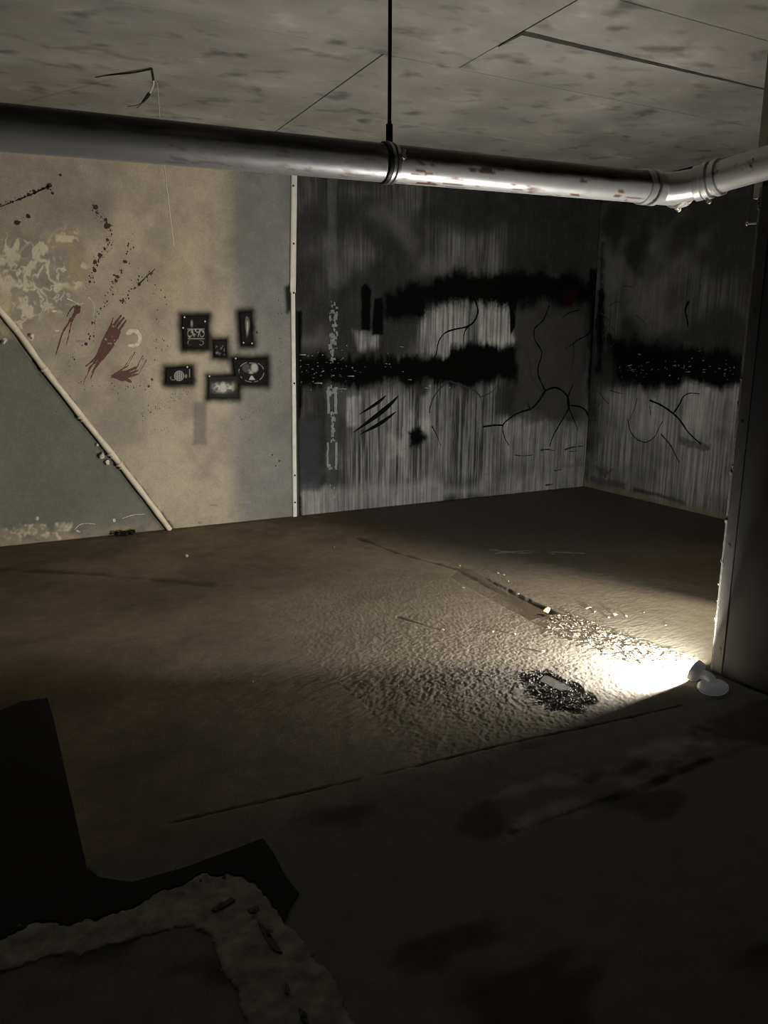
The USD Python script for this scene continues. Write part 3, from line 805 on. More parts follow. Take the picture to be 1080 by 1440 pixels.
def chan_piece(pa, pb, w, dpt):
    (xa, za), (xb, zb) = pa, pb
    m = bevel_box(w, dpt, math.hypot(xb - xa, zb - za), 0.006)
    m.apply_transform(trimesh.transformations.rotation_matrix(math.atan2(xb - xa, zb - za), (0, 1, 0)))
    m.apply_translation(((xa + xb) / 2 - cx, -dpt / 2 + 0.004, (za + zb) / 2))
    return m


obj('channel', chan_piece(W(411.0, 412), W(413, 246), 0.050, 0.026), 'white_plastic', cd, smooth=False)
obj('channel', chan_piece(W(414.2, 728), W(411.3, 410), 0.038, 0.022), 'white_plastic', cd, smooth=False)
for y in (262, 343, 412, 539, 668, 706):
    x, z = W(411 + (y - 250) * 0.006, y)
    c = trimesh.creation.cylinder(0.008, 0.006, sections=12)
    c.apply_transform(trimesh.geometry.align_vectors([0, 0, 1], [0, -1, 0]))
    c.apply_translation((x - cx, -0.0235 if y < 412 else -0.0195, z))
    obj('screw', c, 'rusty_hole', cd)

sl = thing('slanting_conduit', 'cream painted tube running slantwise down the beige wall to the floor', 'conduit', (W(240, 745)[0], WY, 0))
ox = W(240, 745)[0]


def sw(px, py, out):
    x, z = W(px, py)
    return np.array([x - ox, -out, z])


path = [sw(-135, 258, 0.030), sw(-100, 305, 0.030), sw(-45, 385, 0.030), sw(0, 437, 0.030), sw(30, 474, 0.030), sw(60, 516, 0.030), sw(110, 580, 0.030), sw(160, 642, 0.030), sw(205, 700, 0.030), sw(238, 744, 0.030)]
sp_ = spline(path, 42)
obj('tube', tube(sp_, 0.0225 + 0.002 * np.sin(np.arange(len(sp_)) * 1.9), 16), 'cream_tube', sl, smooth=True)
for px, py in ((62, 519), (113, 585), (155, 637), (167, 652)):
    a, b = sw(px - 4, py - 5, 0.028), sw(px + 4, py + 5, 0.028)
    ax = (b - a) / np.linalg.norm(b - a)
    obj('clip', cat([ring((a + b) / 2, ax, 0.020, 0.029, 0.016, 24), ring((a + b) / 2 + ax * 0.03, ax, 0.020, 0.027, 0.010, 24)]), 'cream_tube', sl)
for k, (px, py, r) in enumerate(((143, 640, 0.030), (136, 625, 0.014), (150, 650, 0.022), (44, 473, 0.022), (5, 480, 0.02))):
    x, z = W(px, py)
    b = blob(r, 900 + k, 1.2, 18)
    b.apply_translation((x - ox, -r * 0.8, z))
    obj('plaster_lump', b, 'cream_flake', sl, smooth=False)

# ------------------------------------------------------------------ marks on the back wall: each its own raised layer of paint
def wstroke(pts, w0, w1, n=20, wob=0.5, seed=1):
    return stroke([W(*p) for p in pts], w0, w1, n, wob, seed)


def hand(wrist, palm_w, fingers, tail, seed):
    """Palm smear, finger strokes and a dragged tail (pixel picks on the wall)."""
    g = [ragged([W(*p) for p in palm_w], 0.010, seed, 0.012)]
    for f in fingers:
        g.append(wstroke(f[:-2], f[-2], f[-1], 10, 0.6, seed))
    for t in tail:
        g.append(wstroke(t[:-2], t[-2], t[-1], 14, 0.8, seed + 3))
    return unary_union(g).buffer(0)


arm = []
g1 = random.Random(31)
for k in range(15):                                # the dragged palm: a bundle of streaks that part at both ends
    o = (k - 7) / 7.0
    top, bot = (163 + 6 * o, 464 + 5 * o - abs(o) * 3), (126 + 4.0 * o + g1.uniform(-2, 2), 527 + g1.uniform(-14, 6) - 8 * max(0, o))
    mid1, mid2 = (152 + 7.0 * o, 482 + 4 * o), (139 + 5.0 * o, 504 + 2 * o)
    arm.append(wstroke([top, mid1, mid2, bot], g1.uniform(0.010, 0.016), g1.uniform(0.002, 0.006), 18, 0.9, k))
h1 = unary_union(arm + [hand(None, [(156, 462), (166, 460), (168, 470), (160, 480), (150, 482), (150, 472)],
          [[(157, 462), (164, 452), (170, 444), 0.018, 0.012], [(162, 463), (168, 454), (174, 447), 0.018, 0.012], [(166, 467), (172, 458), (177, 451), 0.017, 0.010], [(152, 464), (156, 456), (159, 447), 0.010, 0.006]],
          [[(126, 520), (120, 532), (117, 541), 0.006, 0.003], [(144, 497), (138, 513), 0.012, 0.004]], 3)])
speck = [Point(*W(rnd.uniform(148, 168), rnd.uniform(458, 485))).buffer(rnd.uniform(0.004, 0.009)) for _ in range(9)]
obj('red_handprint', plate(h1.difference(unary_union(speck)), 0.0016), 'dried_red', BACK, smooth=False, label='dried red hand smear dragged down from its fingers')
h2 = hand(None, [(155, 528), (168, 522), (180, 522), (182, 530), (172, 536), (158, 532)],
          [[(176, 524), (186, 519), (193, 516), 0.022, 0.012], [(178, 527), (186, 524), (194, 521), 0.022, 0.012], [(178, 530), (186, 528), (194, 526), 0.022, 0.011], [(168, 532), (178, 534), (184, 537), 0.026, 0.02], [(160, 527), (172, 519), (181, 514), 0.012, 0.006]],
          [[(165, 525), (174, 517), (186, 499), 0.008, 0.003]], 8)
obj('red_handprint', plate(h2, 0.0016), 'dried_red', BACK, smooth=False, label='red print of an open hand with spread fingers')
h3 = unary_union([wstroke([(108, 431), (104, 441), (96, 455), (88, 468), (82, 487), (78, 500)], 0.018, 0.006, 24, 0.9, 5), wstroke([(110, 436), (101, 452), (97, 470), (93, 486)], 0.012, 0.004, 20, 0.9, 6),
                  wstroke([(104, 430), (98, 437), (94, 445)], 0.010, 0.005, 10, 0.9, 7), ragged([W(*p) for p in ((104, 430), (113, 430), (112, 440), (105, 444))], 0.012, 9, 0.012)])
obj('red_handprint', plate(h3, 0.0016), 'dried_red', BACK, smooth=False, label='thin red smear running down below the crusted patch')


def splat(pts, n, spread, r0, r1, seed, big=()):
    g = random.Random(seed)
    s = spline([W(*p) for p in pts], 60)
    out = []
    for _ in range(int(n * 0.8)):
        c = s[g.randrange(len(s))]
        sp = spread * g.gauss(0, 1) * 0.5
        r = (r0 + (r1 - r0) * g.random() ** 4) * 0.82
        x, z = c[0] + sp, c[1] + spread * g.gauss(0, 0.5)
        e = [(x + r * (1 + 0.5 * g.random()) * math.cos(t) * 0.8, z + r * (1 + 0.6 * g.random()) * math.sin(t)) for t in np.linspace(0, 2 * math.pi, 8, endpoint=False)]
        out.append(Polygon(e).buffer(0))
    for px, py, r in big:
        x, z = W(px, py)
        out.append(ragged(list(Point(x, z).buffer(r, 6).exterior.coords)[:-1], r * 0.5, seed, r * 0.6))
    return unary_union(out)


SPL = [([(0, 289), (25, 280), (50, 270), (74, 261)], 60, 0.018, 0.003, 0.011, ((70, 261, 0.016), (48, 269, 0.012), (40, 274, 0.012), (60, 265, 0.009), (74, 272, 0.010), (85, 246, 0.009))),
       ([(5, 320), (25, 312), (39, 304)], 14, 0.02, 0.003, 0.009, ((39, 304, 0.018), (24, 313, 0.018), (9, 319, 0.010))),
       ([(134, 292), (140, 305), (150, 312), (154, 330), (152, 345), (142, 358), (135, 372), (128, 388), (118, 408)], 150, 0.026, 0.003, 0.011,
        ((135, 291, 0.016), (150, 318, 0.022), (149, 309, 0.012), (151, 337, 0.012), (141, 359, 0.016), (134, 369, 0.016), (133, 380, 0.014), (136, 299, 0.009), (126, 396, 0.010))),
       ([(184, 328), (180, 355), (170, 378), (160, 395), (156, 415), (140, 440), (128, 465), (122, 485), (90, 520)], 170, 0.036, 0.0025, 0.009, ((176, 368, 0.014), (165, 389, 0.013), (163, 395, 0.012), (130, 454, 0.009), (121, 484, 0.012))),
       ([(218, 377), (205, 390), (193, 400), (178, 415), (170, 425)], 90, 0.030, 0.0025, 0.009, ((196, 400, 0.013), (190, 405, 0.009), (206, 389, 0.008))),
       ([(200, 400), (230, 420), (215, 460), (235, 480), (200, 520), (215, 540), (180, 545), (140, 540), (90, 545)], 190, 0.10, 0.002, 0.006, ((214, 534, 0.010), (209, 543, 0.010), (232, 418, 0.006))),
       ([(190, 585), (220, 575), (245, 560), (262, 550)], 120, 0.045, 0.002, 0.005, ()),
       ([(340, 590), (355, 580), (376, 568)], 36, 0.022, 0.002, 0.005, ()),
       ([(392, 420), (395, 480), (398, 520), (390, 560)], 40, 0.05, 0.002, 0.006, ((361, 467, 0.011), (383, 640, 0.008), (393, 648, 0.010), (388, 655, 0.007))),
       ([(215, 610), (240, 600)], 26, 0.03, 0.002, 0.004, ())]
for k, (pts, n, spread, r0, r1, big) in enumerate(SPL):
    obj('splatter', plate(splat(pts, n, spread, r0, r1, 30 + k, big), 0.0013), 'dark_red', BACK, smooth=False, kind='stuff')
drag = unary_union([wstroke([(0, 291), (20, 283), (45, 273), (68, 262)], 0.004, 0.012, 24, 0.9, 4), wstroke([(218, 378), (206, 389), (194, 401)], 0.004, 0.010, 14, 0.8, 4)]
                   + [wstroke([(x0, y0), (x0 - 12, y0 + 22)], 0.004, 0.002, 8, 0.8, 6) for x0, y0 in ((195, 512), (201, 500), (206, 506), (190, 495))])
obj('red_streak', plate(drag, 0.0013), 'dark_red', BACK, smooth=False)

# cream flakes and the broken ring
rg_ = unary_union([wstroke([(180, 469), (186, 465), (193, 467), (197, 474), (195, 482), (189, 486), (181, 486)], 0.026, 0.022, 30, 0.8, 11)])
obj('peeled_ring', plate(rg_, 0.003), 'cream_flake', BACK, smooth=False, label='pale broken ring of scraped plaster')
for px, py, rx, ry in ((113, 479, 7, 2.4), (76, 438, 4, 1.5), (44, 474, 4, 5), (7, 478, 4, 3), (160, 732, 2, 3), (80, 465, 3, 1.5), (345, 705, 8, 2), (300, 711, 6, 1.5), (282, 735, 4, 2), (52, 729, 2.5, 3)):
    q = ragged([W(px + rx * math.cos(t), py + ry * math.sin(t)) for t in np.linspace(0, 2 * math.pi, 14, endpoint=False)], 0.008, int(px), 0.01)
    obj('plaster_flake', plate(q, 0.003), 'pale_flake' if px in (113,) or px > 280 else 'cream_flake', BACK, smooth=False)
obj('plaster_crack', plate(unary_union([wstroke([(105, 745), (112, 738), (122, 736), (134, 737)], 0.006, 0.004, 14, 0.9, 3), wstroke([(172, 729), (188, 724), (203, 723)], 0.005, 0.003, 12, 0.9, 3),
                                        wstroke([(108, 746), (120, 752), (132, 755)], 0.010, 0.005, 12, 0.9, 5), wstroke([(95, 420), (104, 424), (112, 428), (118, 426)], 0.008, 0.004, 12, 0.9, 5),
                                        wstroke([(124, 418), (131, 425), (133, 436), (130, 445)], 0.004, 0.003, 12, 0.9, 5)]), 0.0025), 'cream_flake', BACK, smooth=False)

# peeled strip in the dark half
pl_ = []
for y0, y1, xl, xr, k in ((421, 490, 463, 474, 0.5), (492, 512, 464, 470, 0.3), (543, 556, 460, 474, 0.6), (545, 582, 460, 463.5, 1), (545, 582, 470, 474, 1),
                          (580, 622, 465, 470, 0.5), (622, 655, 459.5, 462, 0.7), (622, 655, 471, 474, 1), (655, 660, 460, 474, 0.5), (680, 735, 462, 472, 0.12)):
    g = random.Random(int(y0 * 7 + xl))
    if k >= 0.7 and xr - xl < 5:
        pl_.append(ragged([W(xl, y0), W(xr, y0), W(xr, y1), W(xl, y1)], 0.006, int(y0), 0.012))
    else:
        for _ in range(int((y1 - y0) * 1.8 * k) + 2):
            x, y = g.uniform(xl, xr), g.uniform(y0, y1)
            a, b = g.uniform(0.4, 1.7), g.uniform(0.6, 3.2)
            pl_.append(ragged([W(x - a, y - b), W(x + a, y - b), W(x + a, y + b), W(x - a, y + b)], 0.006, int(x * 31 + y), 0.008))
obj('peeling_strip', plate(unary_union(pl_), 0.004), 'pale_flake', BACK, smooth=False, label='upright strip of peeling pale grey paint', kind='stuff')
fl = []
g = random.Random(5)
for _ in range(62):
    x, y = (g.uniform(420, 500), g.gauss(520, 14)) if g.random() < 0.8 else (g.uniform(500, 600), g.gauss(520, 14))
    a, b = g.uniform(0.4, 2.2) * (2.0 if g.random() < 0.12 else 1), g.uniform(0.3, 1.0)
    y2 = y + g.uniform(-1.5, 1.5)
    fl.append(Polygon([W(x - a, y2), W(x, y - b), W(x + a * 0.8, y - b * 0.4), W(x + a * 0.3, y + b)]).buffer(0))
fl += [Polygon([W(x - a, y), W(x, y - b), W(x + a, y - b), W(x + a, y + b)]).buffer(0) for x, y, a, b in ((468, 505, 4, 1.6), (425, 499, 5, 1), (447, 539, 6, 1.2), (480, 547, 7, 0.8), (493, 529, 5, 1.0), (576, 534, 3, 0.7), (604, 543, 2, 2), (632, 545, 1, 1))]
obj('paint_chips', plate(unary_union(fl), 0.002), 'pale_flake', BACK, smooth=False, kind='stuff')

# slashes, roots and veins painted in black
for pts, w0 in (([(505, 583), (530, 567), (543, 556)], 0.030), ([(497, 608), (525, 588), (545, 572), (560, 557)], 0.045), ([(506, 611), (535, 595), (557, 579)], 0.036)):
    s = spline([W(*p) for p in pts], 24)
    w = [w0 * math.sin(math.pi * min(0.97, 0.05 + i / (len(s) - 1) * 0.92)) for i in range(len(s))]
    m_ = unary_union([LineString([s[i], s[i + 1]]).buffer(max(0.003, w[i]) / 2, 3) for i in range(len(s) - 1)])
    obj('black_slash', plate(m_, 0.0014), 'black_paint', BACK, smooth=False)
ROOTS = [([(668, 422), (672, 436), (668, 450), (658, 459), (640, 463), (626, 468), (617, 480), (613, 500)], 0.020, 0.010),
         ([(660, 457), (653, 468), (652, 490)], 0.016, 0.008),
         ([(632, 536), (620, 545), (610, 558), (605, 572), (604, 580)], 0.016, 0.012),
         ([(632, 536), (650, 542), (668, 550), (676, 560), (677, 575)], 0.018, 0.006),
         ([(700, 542), (690, 552), (676, 558)], 0.006, 0.012),
         ([(608, 600), (614, 612), (620, 627)], 0.012, 0.004),
         ([(772, 430), (764, 450), (752, 462), (752, 478), (762, 495), (757, 515), (757, 528), (766, 548)], 0.012, 0.014),
         ([(722, 486), (738, 492), (745, 510), (748, 530), (758, 545), (767, 549)], 0.008, 0.020),
         ([(767, 549), (756, 566), (746, 575), (728, 581), (712, 592), (707, 600), (709, 614), (716, 627)], 0.024, 0.007),
         ([(707, 598), (696, 598), (680, 600)], 0.014, 0.018),
         ([(745, 574), (741, 566)], 0.012, 0.005),
         ([(767, 549), (780, 545), (790, 549), (798, 558), (800, 570)], 0.018, 0.020),
         ([(806, 540), (801, 552), (798, 562), (800, 574)], 0.008, 0.024),
         ([(800, 574), (792, 588), (785, 600), (777, 615), (773, 628)], 0.018, 0.008),
         ([(800, 574), (806, 588), (811, 600), (812, 606)], 0.014, 0.005),
         ([(800, 570), (815, 572), (824, 578), (829, 590)], 0.014, 0.020),
         ([(832, 462), (824, 472), (812, 478), (805, 484), (795, 490)], 0.016, 0.006),
         ([(806, 482), (807, 500), (804, 515)], 0.008, 0.004),
         ([(829, 466), (826, 480), (831, 495)], 0.008, 0.006),
         ([(815, 436), (800, 440), (790, 448)], 0.012, 0.005),
         ([(830, 560), (828, 600), (825, 640), (823, 672)], 0.035, 0.010)]
for k, (pts, w0, w1) in enumerate(ROOTS):
    obj('painted_root', plate(wstroke(pts, w0, w1, 26, 0.5, k), 0.0014), 'black_paint' if k not in (2, 3, 4, 7) else 'grey_root', BACK, smooth=False)
MARK = [([(725, 640), (735, 641), (748, 640)], 0.012), ([(760, 633), (770, 632), (780, 634)], 0.016), ([(795, 632), (805, 629), (820, 627)], 0.016), ([(800, 635), (812, 634)], 0.008), ([(768, 682), (778, 681)], 0.014), ([(780, 662), (790, 660)], 0.012),
        ([(813, 342), (828, 342)], 0.008)]
for k, (pts, w0) in enumerate(MARK):
    obj('dark_scrape', plate(wstroke(pts, w0, w0 * 0.5, 14, 1.2, k), 0.0014), 'grey_root', BACK, smooth=False)


# right wall's own lines
def vstroke(pts, w0, w1, n=20, wob=0.5, seed=1):
    return stroke([V(*p) for p in pts], w0, w1, n, wob, seed)


ROOT2 = [([(914, 563), (930, 570), (946, 581), (957, 592), (968, 608), (985, 624)], 0.020, 0.012),
         ([(948, 580), (956, 568), (961, 558), (970, 553), (984, 554)], 0.018, 0.006),
         ([(930, 611), (942, 625), (950, 640), (955, 650)], 0.016, 0.010),
         ([(883, 590), (885, 602), (890, 612), (898, 620)], 0.012, 0.010),
         ([(896, 560), (892, 575), (886, 590)], 0.010, 0.006),
         ([(932, 592), (926, 603), (920, 615), (908, 622), (896, 618)], 0.008, 0.012),
         ([(968, 425), (964, 435), (966, 448), (968, 460)], 0.022, 0.012),
         ([(842, 551), (850, 562), (856, 568)], 0.008, 0.010), ([(858, 549), (868, 552), (876, 554)], 0.010, 0.005),
         ([(832, 582), (840, 572), (846, 566)], 0.016, 0.005), ([(831, 591), (842, 592)], 0.018, 0.005),
         ([(845, 440), (852, 446), (858, 452)], 0.016, 0.006), ([(895, 444), (905, 452), (910, 462)], 0.012, 0.006), ([(914, 572), (915, 585)], 0.010, 0.006)]
for k, (pts, w0, w1) in enumerate(ROOT2):
    obj('painted_root', plate(vstroke(pts, w0, w1, 20, 0.5, k), 0.0014, 'right'), 'black_paint' if k in (0, 1, 6) else 'grey_root', SIDE, smooth=False)
fl = []
g = random.Random(9)
for _ in range(64):
    x, y = g.uniform(870, 1040), g.gauss(517, 9)
    a, b = g.uniform(0.4, 1.8) * (2.2 if g.random() < 0.15 else 1), g.uniform(0.3, 1.1)
    y2 = y + g.uniform(-1.5, 1.5)
    fl.append(Polygon([V(x - a, y2), V(x, y - b), V(x + a * 0.8, y - b * 0.4), V(x + a * 0.3, y + b)]).buffer(0))
obj('paint_chips', plate(unary_union(fl), 0.002, 'right'), 'pale_flake', SIDE, smooth=False, kind='stuff')
lp = unary_union([vstroke([(850, 485), (858, 488), (866, 478), (862, 462), (852, 460), (847, 470), (850, 485)], 0.008, 0.005, 30, 1.0, 3), vstroke([(858, 430), (868, 424), (876, 432), (882, 442)], 0.008, 0.004, 20, 1.0, 4), vstroke([(878, 402), (892, 404)], 0.010, 0.004, 10, 1.0, 4)])
obj('scraped_loop', plate(lp, 0.002, 'right'), 'grey_root', SIDE, smooth=False)

# ------------------------------------------------------------------ the dark picture sheets stuck on the wall
def film(key, label, draw, pins):
    q = np.array(films[key])
    q = q.mean(0) + (q - q.mean(0)) * 0.95
    x0, x1, z0, z1 = q[:, 0].min(), q[:, 0].max(), q[:, 1].min(), q[:, 1].max()
    nx, nz = int((x1 - x0) / 0.003), int((z1 - z0) / 0.003)
    s, t = np.meshgrid(np.linspace(0, 1, nx), np.linspace(0, 1, nz))         # s to the right, t up
    bl, br_, tr, tl = q[3], q[2], q[1], q[0]
    P = (bl * (1 - s[..., None]) + br_ * s[..., None]) * (1 - t[..., None]) + (tl * (1 - s[..., None]) + tr * s[..., None]) * t[..., None]
    ed = np.minimum(np.minimum(s, 1 - s) * (x1 - x0), np.minimum(t, 1 - t) * (z1 - z0))
    g_ = draw(s, 1 - t)
    c = (0.004 + 0.5 * np.clip(g_, 0, 1) ** 1.3)[..., None] * np.array([1.0, 1.0, 0.94])
    c = c + (0.008 * n2(s * 9, t * 9, 3) * (ed > 0.012))[..., None]
    b = thing('picture_sheet', label, 'picture', (q[:, 0].mean(), WY, q[:, 1].mean()), group='dark picture sheets on the beige wall')
    lift = 0.0045 + 0.002 * n2(s * 3, t * 3, 8)
    v, f = slab(np.stack([P[..., 0] - q[:, 0].mean(), -lift, P[..., 1] - q[:, 1].mean()], -1), (0, 0.004, 0))
    cv = np.vstack([c.reshape(-1, 3), np.full((len(v) - c.shape[0] * c.shape[1], 3), 0.01)])
    obj('sheet', (v, f), 'print_sheet', b, smooth=True, colour=cv)
    for px, py in pins:
        x, z = W(px, py)
        c_ = trimesh.creation.icosphere(1, 0.0075)
        c_.apply_scale((1, 0.6, 1))
        c_.apply_translation((x - q[:, 0].mean(), -0.008, z - q[:, 1].mean()))
        obj('pin', c_, 'white_plastic', b)


ell = lambda s, t, cx, cy, a, b: np.hypot((s - cx) / a, (t - cy) / b)
fill = lambda d, k=0.15: 1 - sst(1 - k, 1 + k, d)
line = lambda d, k=0.08: 1 - sst(0, k, np.abs(d - 1))


def d_spine(s, t):
    grain = n2(s * 14, t * 18, 61, 3)
    o = 0.55 * fill(ell(s, t, 0.36, 0.24, 0.05, 0.11), 0.5)
    o = np.maximum(o, 0.7 * sst(0.5, 0.68, grain) * (np.abs(t - 0.53) < 0.14) * (np.abs(s - 0.52) < 0.33))
    for sgn in (-1, 1):
        o = np.maximum(o, 0.75 * line((s - 0.52 - sgn * 0.02) / (sgn * 0.05 + sgn * 0.10 * (0.66 - t) / 0.26 + 1e-3), 0.5) * (np.abs(t - 0.53) < 0.13))
        o = np.maximum(o, 0.6 * line(ell(s, t, 0.52 + sgn * 0.24, 0.54, 0.09, 0.10), 0.3))
        o = np.maximum(o, 0.55 * line(ell(s, t, 0.50 + sgn * 0.22, 0.83, 0.10, 0.07), 0.35) * sst(0.35, 0.6, n2(s * 10, t * 10, 63)))
    o = np.maximum(o, 0.75 * ((np.abs(t - 0.40) < 0.012) | (np.abs(t - 0.70) < 0.012)) * (np.abs(s - 0.52) < 0.34))
    return o


def d_small(s, t):
    return 0.45 * sst(0.55, 0.75, n2(s * 7, t * 8, 65, 3)) * (np.abs(s - 0.5) < 0.35) * (np.abs(t - 0.6) < 0.3)


def d_upright(s, t):
    c = 0.55 + 0.06 * np.sin(t * 5)
    o = 0.85 * (1 - sst(0.02, 0.17, np.abs(s - c))) * sst(0.14, 0.35, t) * (1 - sst(0.5, 0.82, t))
    return np.maximum(o, 0.4 * line(ell(s, t, c, 0.36, 0.17, 0.20), 0.35) * (t < 0.6))


def d_wide(s, t):
    o = 0.55 * fill(ell(s, t, 0.50, 0.52, 0.15, 0.26), 0.3) * (0.5 + 0.8 * sst(0.4, 0.7, np.abs(np.sin(s * 40))))
    o = np.maximum(o, 0.75 * line(ell(s, t, 0.50, 0.52, 0.17, 0.29), 0.22))
    o = np.maximum(o, 0.5 * line(ell(s, t, 0.27, 0.62, 0.09, 0.15), 0.35) * (t > 0.55))
    o = np.maximum(o, 0.5 * fill(ell(s, t, 0.76, 0.55, 0.05, 0.12), 0.5))
    return np.maximum(o, 0.7 * (1 - sst(0.0, 0.03, np.abs(s - 0.90))) * (np.abs(t - 0.38) < 0.26))


def d_round(s, t):
    dash = sst(0.42, 0.6, n2(np.arctan2(t - 0.5, s - 0.5) * 4, s * 0 + 2, 66, 2))
    o = 0.75 * line(ell(s, t, 0.52, 0.52, 0.39, 0.40), 0.06) * dash
    o = np.maximum(o, 0.85 * fill(ell(s, t, 0.62, 0.36, 0.11, 0.18), 0.35))
    o = np.maximum(o, 0.75 * fill(ell(s, t, 0.50, 0.50, 0.10, 0.10), 0.4) * sst(0.3, 0.55, n2(s * 12, t * 12, 67)))
    o = np.maximum(o, 0.9 * (np.abs(s - 0.52) < 0.02 + 0.10 * (t - 0.66) / 0.2) * (t > 0.66) * (t < 0.83))
    o = np.maximum(o, 0.22 * fill(ell(s, t, 0.36, 0.36, 0.12, 0.18), 0.3))
    return np.maximum(o, 0.5 * (np.abs(t - 0.17) < 0.02) * (np.abs(s - 0.52) < 0.06))


def d_bright(s, t):
    wing = (1 - sst(0.05, 0.36, np.abs(t - 0.55 + 0.12 * np.abs(s - 0.5)))) * (1 - sst(0.18, 0.5, np.abs(s - 0.5)))
    o = 0.8 * wing * (0.45 + 0.8 * sst(0.35, 0.65, n2(s * 11, t * 11, 68, 3)))
    return np.maximum(o, 1.0 * fill(ell(s, t, 0.48, 0.52, 0.13, 0.24), 0.5)) + 0.06


film('spine', 'tall dark picture sheet with three rows of pale marks, top left of the cluster', d_spine, ((259, 446), (288, 452), (257, 461)))
film('small', 'smallest dark picture sheet, square and nearly blank, in the middle of the cluster', d_small, ())
film('upright', 'narrow upright black picture sheet with one pale vertical blur', d_upright, ((342, 482), (354, 483)))
film('wide', 'low wide dark picture sheet with a pale ribbed oval, nearest the hand prints', d_wide, ((263, 516),))
film('round', 'wide black picture sheet showing a dashed circle with a pale shape inside', d_round, ((331, 504),))
film('bright', 'greyish picture sheet with a bright white butterfly-shaped mark, lowest of the cluster', d_bright, ((294, 529),))  # pale wing shape belongs to the print

# ------------------------------------------------------------------ wire hanging from the ceiling
a = on_floor(213, 96, CEIL)
wr = thing('hanging_wire', 'thin broken cable end hanging from the ceiling behind the pipe', 'wire', a)
e0 = on_floor(152, 106, CEIL) - a
e0[2] = 0.002
dv = _r0


def dn(dx, dz, back=0.0):
    return dv * dx + np.array([0, 0, -dz]) + np.array([math.sin(YAW), math.cos(YAW), 0]) * back


obj('ceiling_run', tube(spline([e0 * 1.3, e0, e0 * 0.45 + (0, 0, -0.008), (0, 0, -0.004)], 20), 0.0045, 8), 'wire_brown', wr)
obj('drop', tube(spline([dn(0, 0), dn(0.004, 0.03), dn(0.008, 0.065)], 10), 0.007, 8), 'wire_brown', wr)
obj('white_core', tube(spline([dn(0.008, 0.065), dn(0.004, 0.09), dn(-0.02, 0.135)], 12), 0.0055, 8), 'wire_white', wr)
obj('black_tape', tube(spline([dn(-0.018, 0.13), dn(-0.04, 0.155), dn(-0.065, 0.18)], 10), [0.009, 0.010, 0.011, 0.011, 0.010, 0.010, 0.009, 0.008, 0.007, 0.006, 0.005][:len(spline([dn(-0.018, 0.13), dn(-0.04, 0.155), dn(-0.065, 0.18)], 10))], 8), 'rod_black', wr)
obj('bare_strand', tube(spline([dn(-0.06, 0.177), dn(-0.10, 0.195), dn(-0.15, 0.20)], 10), 0.002, 6), 'wire_brown', wr)
obj('bare_strand', tube(spline([dn(-0.06, 0.177), dn(-0.085, 0.20), dn(-0.10, 0.21)], 10), 0.002, 6), 'wire_brown', wr)
obj('long_strand', tube(spline([dn(0.008, 0.06), dn(0.028, 0.075), dn(0.03, 0.13), dn(0.036, 0.40), dn(0.05, 0.62), dn(0.075, 0.97)], 40), 0.0028, 6), 'wire_white', wr)

# ------------------------------------------------------------------ things lying on the floor
rag = thing('dark_clump', 'dark crumpled clump lying at the foot of the beige wall', 'debris', (*on_floor(173, 749)[:2] - np.array([0, 0.10]), 0.0))
cl = []
for k in range(16):
    b = blob(rnd.uniform(0.02, 0.04), 300 + k, 0.7)
    b.apply_translation((rnd.uniform(-0.075, 0.075), rnd.uniform(-0.02, 0.02), rnd.uniform(0.012, 0.035)))
    cl.append(b)
obj('clump', cat(cl), 'dark_rag', rag, smooth=False)

p = on_floor(769, 861)
st = blob(0.024, 77, 0.9, 24)
st.apply_translation((p[0], p[1], 0.012))
obj('pale_stone', st, 'stone_cream', smooth=True, cat='stone', label='rounded cream coloured stone at the end of the sunk channel')
CH = [(708, 809, 3), (700, 807, 4), (646, 796, 3), (652, 827, 3), (623, 886, 4), (693, 889, 4), (724, 893, 4), (763, 917, 5), (690, 951, 3), (668, 945, 3), (865, 866, 6), (856, 869, 4), (836, 861, 5), (826, 856, 4), (690, 945, 2), (600, 888, 2),
      (585, 884, 2), (715, 818, 3), (729, 836, 3), (655, 942, 3), (640, 985, 2), (560, 965, 2), (536, 945, 2), (355, 960, 2), (262, 783, 5), (505, 905, 2), (470, 770, 2), (830, 855, 3), (880, 867, 4), (905, 862, 3), (936, 880, 3), (1000, 1012, 3)]
for k, (px, py, r) in enumerate(CH):
    p = on_floor(px, py)
    s = r * math.hypot(*p[:2]) / FPX * 0.8
    b = blob(s, 600 + k, 0.55)
    b.apply_translation((p[0], p[1], s * 0.25 + (0.002)))
    if py < 860 and px > 600:
        place = 'small loose concrete chip beside the sunk floor channel'
    elif px > 770:
        place = 'loose concrete chip around the crumbled crust near the lamp' if py < 950 else 'lone concrete chip in front of the lamp, below the steel strip'
    elif px > 575:
        place = 'small concrete chip on the rough floor left of the dark gravel patch'
    elif px == 262:
        place = 'pale flake lying on the floor near the foot of the slanting tube'
    else:
        place = 'tiny chip alone on the open brown floor, away from the lamp'
    obj('concrete_chip', b, 'chip_grey', smooth=False, cat='chip', label=place, group=place.replace('small ', '').replace('loose ', ''))
gpoly = Polygon(gp).buffer(0)
fr_ = F2([(766, 946), (806, 966), (796, 976), (756, 957)])
inner = Polygon(fr_).buffer(0)
gv = []
bx = gpoly.bounds
k = 0
while len(gv) < 520 and k < 6000:
    k += 1
    x, y = rnd.uniform(bx[0] - 0.03, bx[2] + 0.03), rnd.uniform(bx[1] - 0.03, bx[3] + 0.03)
    P_ = Point(x, y)
    if inner.contains(P_) or (not gpoly.contains(P_) and gpoly.distance(P_) > 0.03 * rnd.random()):
        continue
    s = rnd.uniform(0.003, 0.0085)
    b = blob(s, 2000 + k, 0.8, 9)
    b.apply_translation((x, y, s * 0.3 - 0.003))
    gv.append(b)
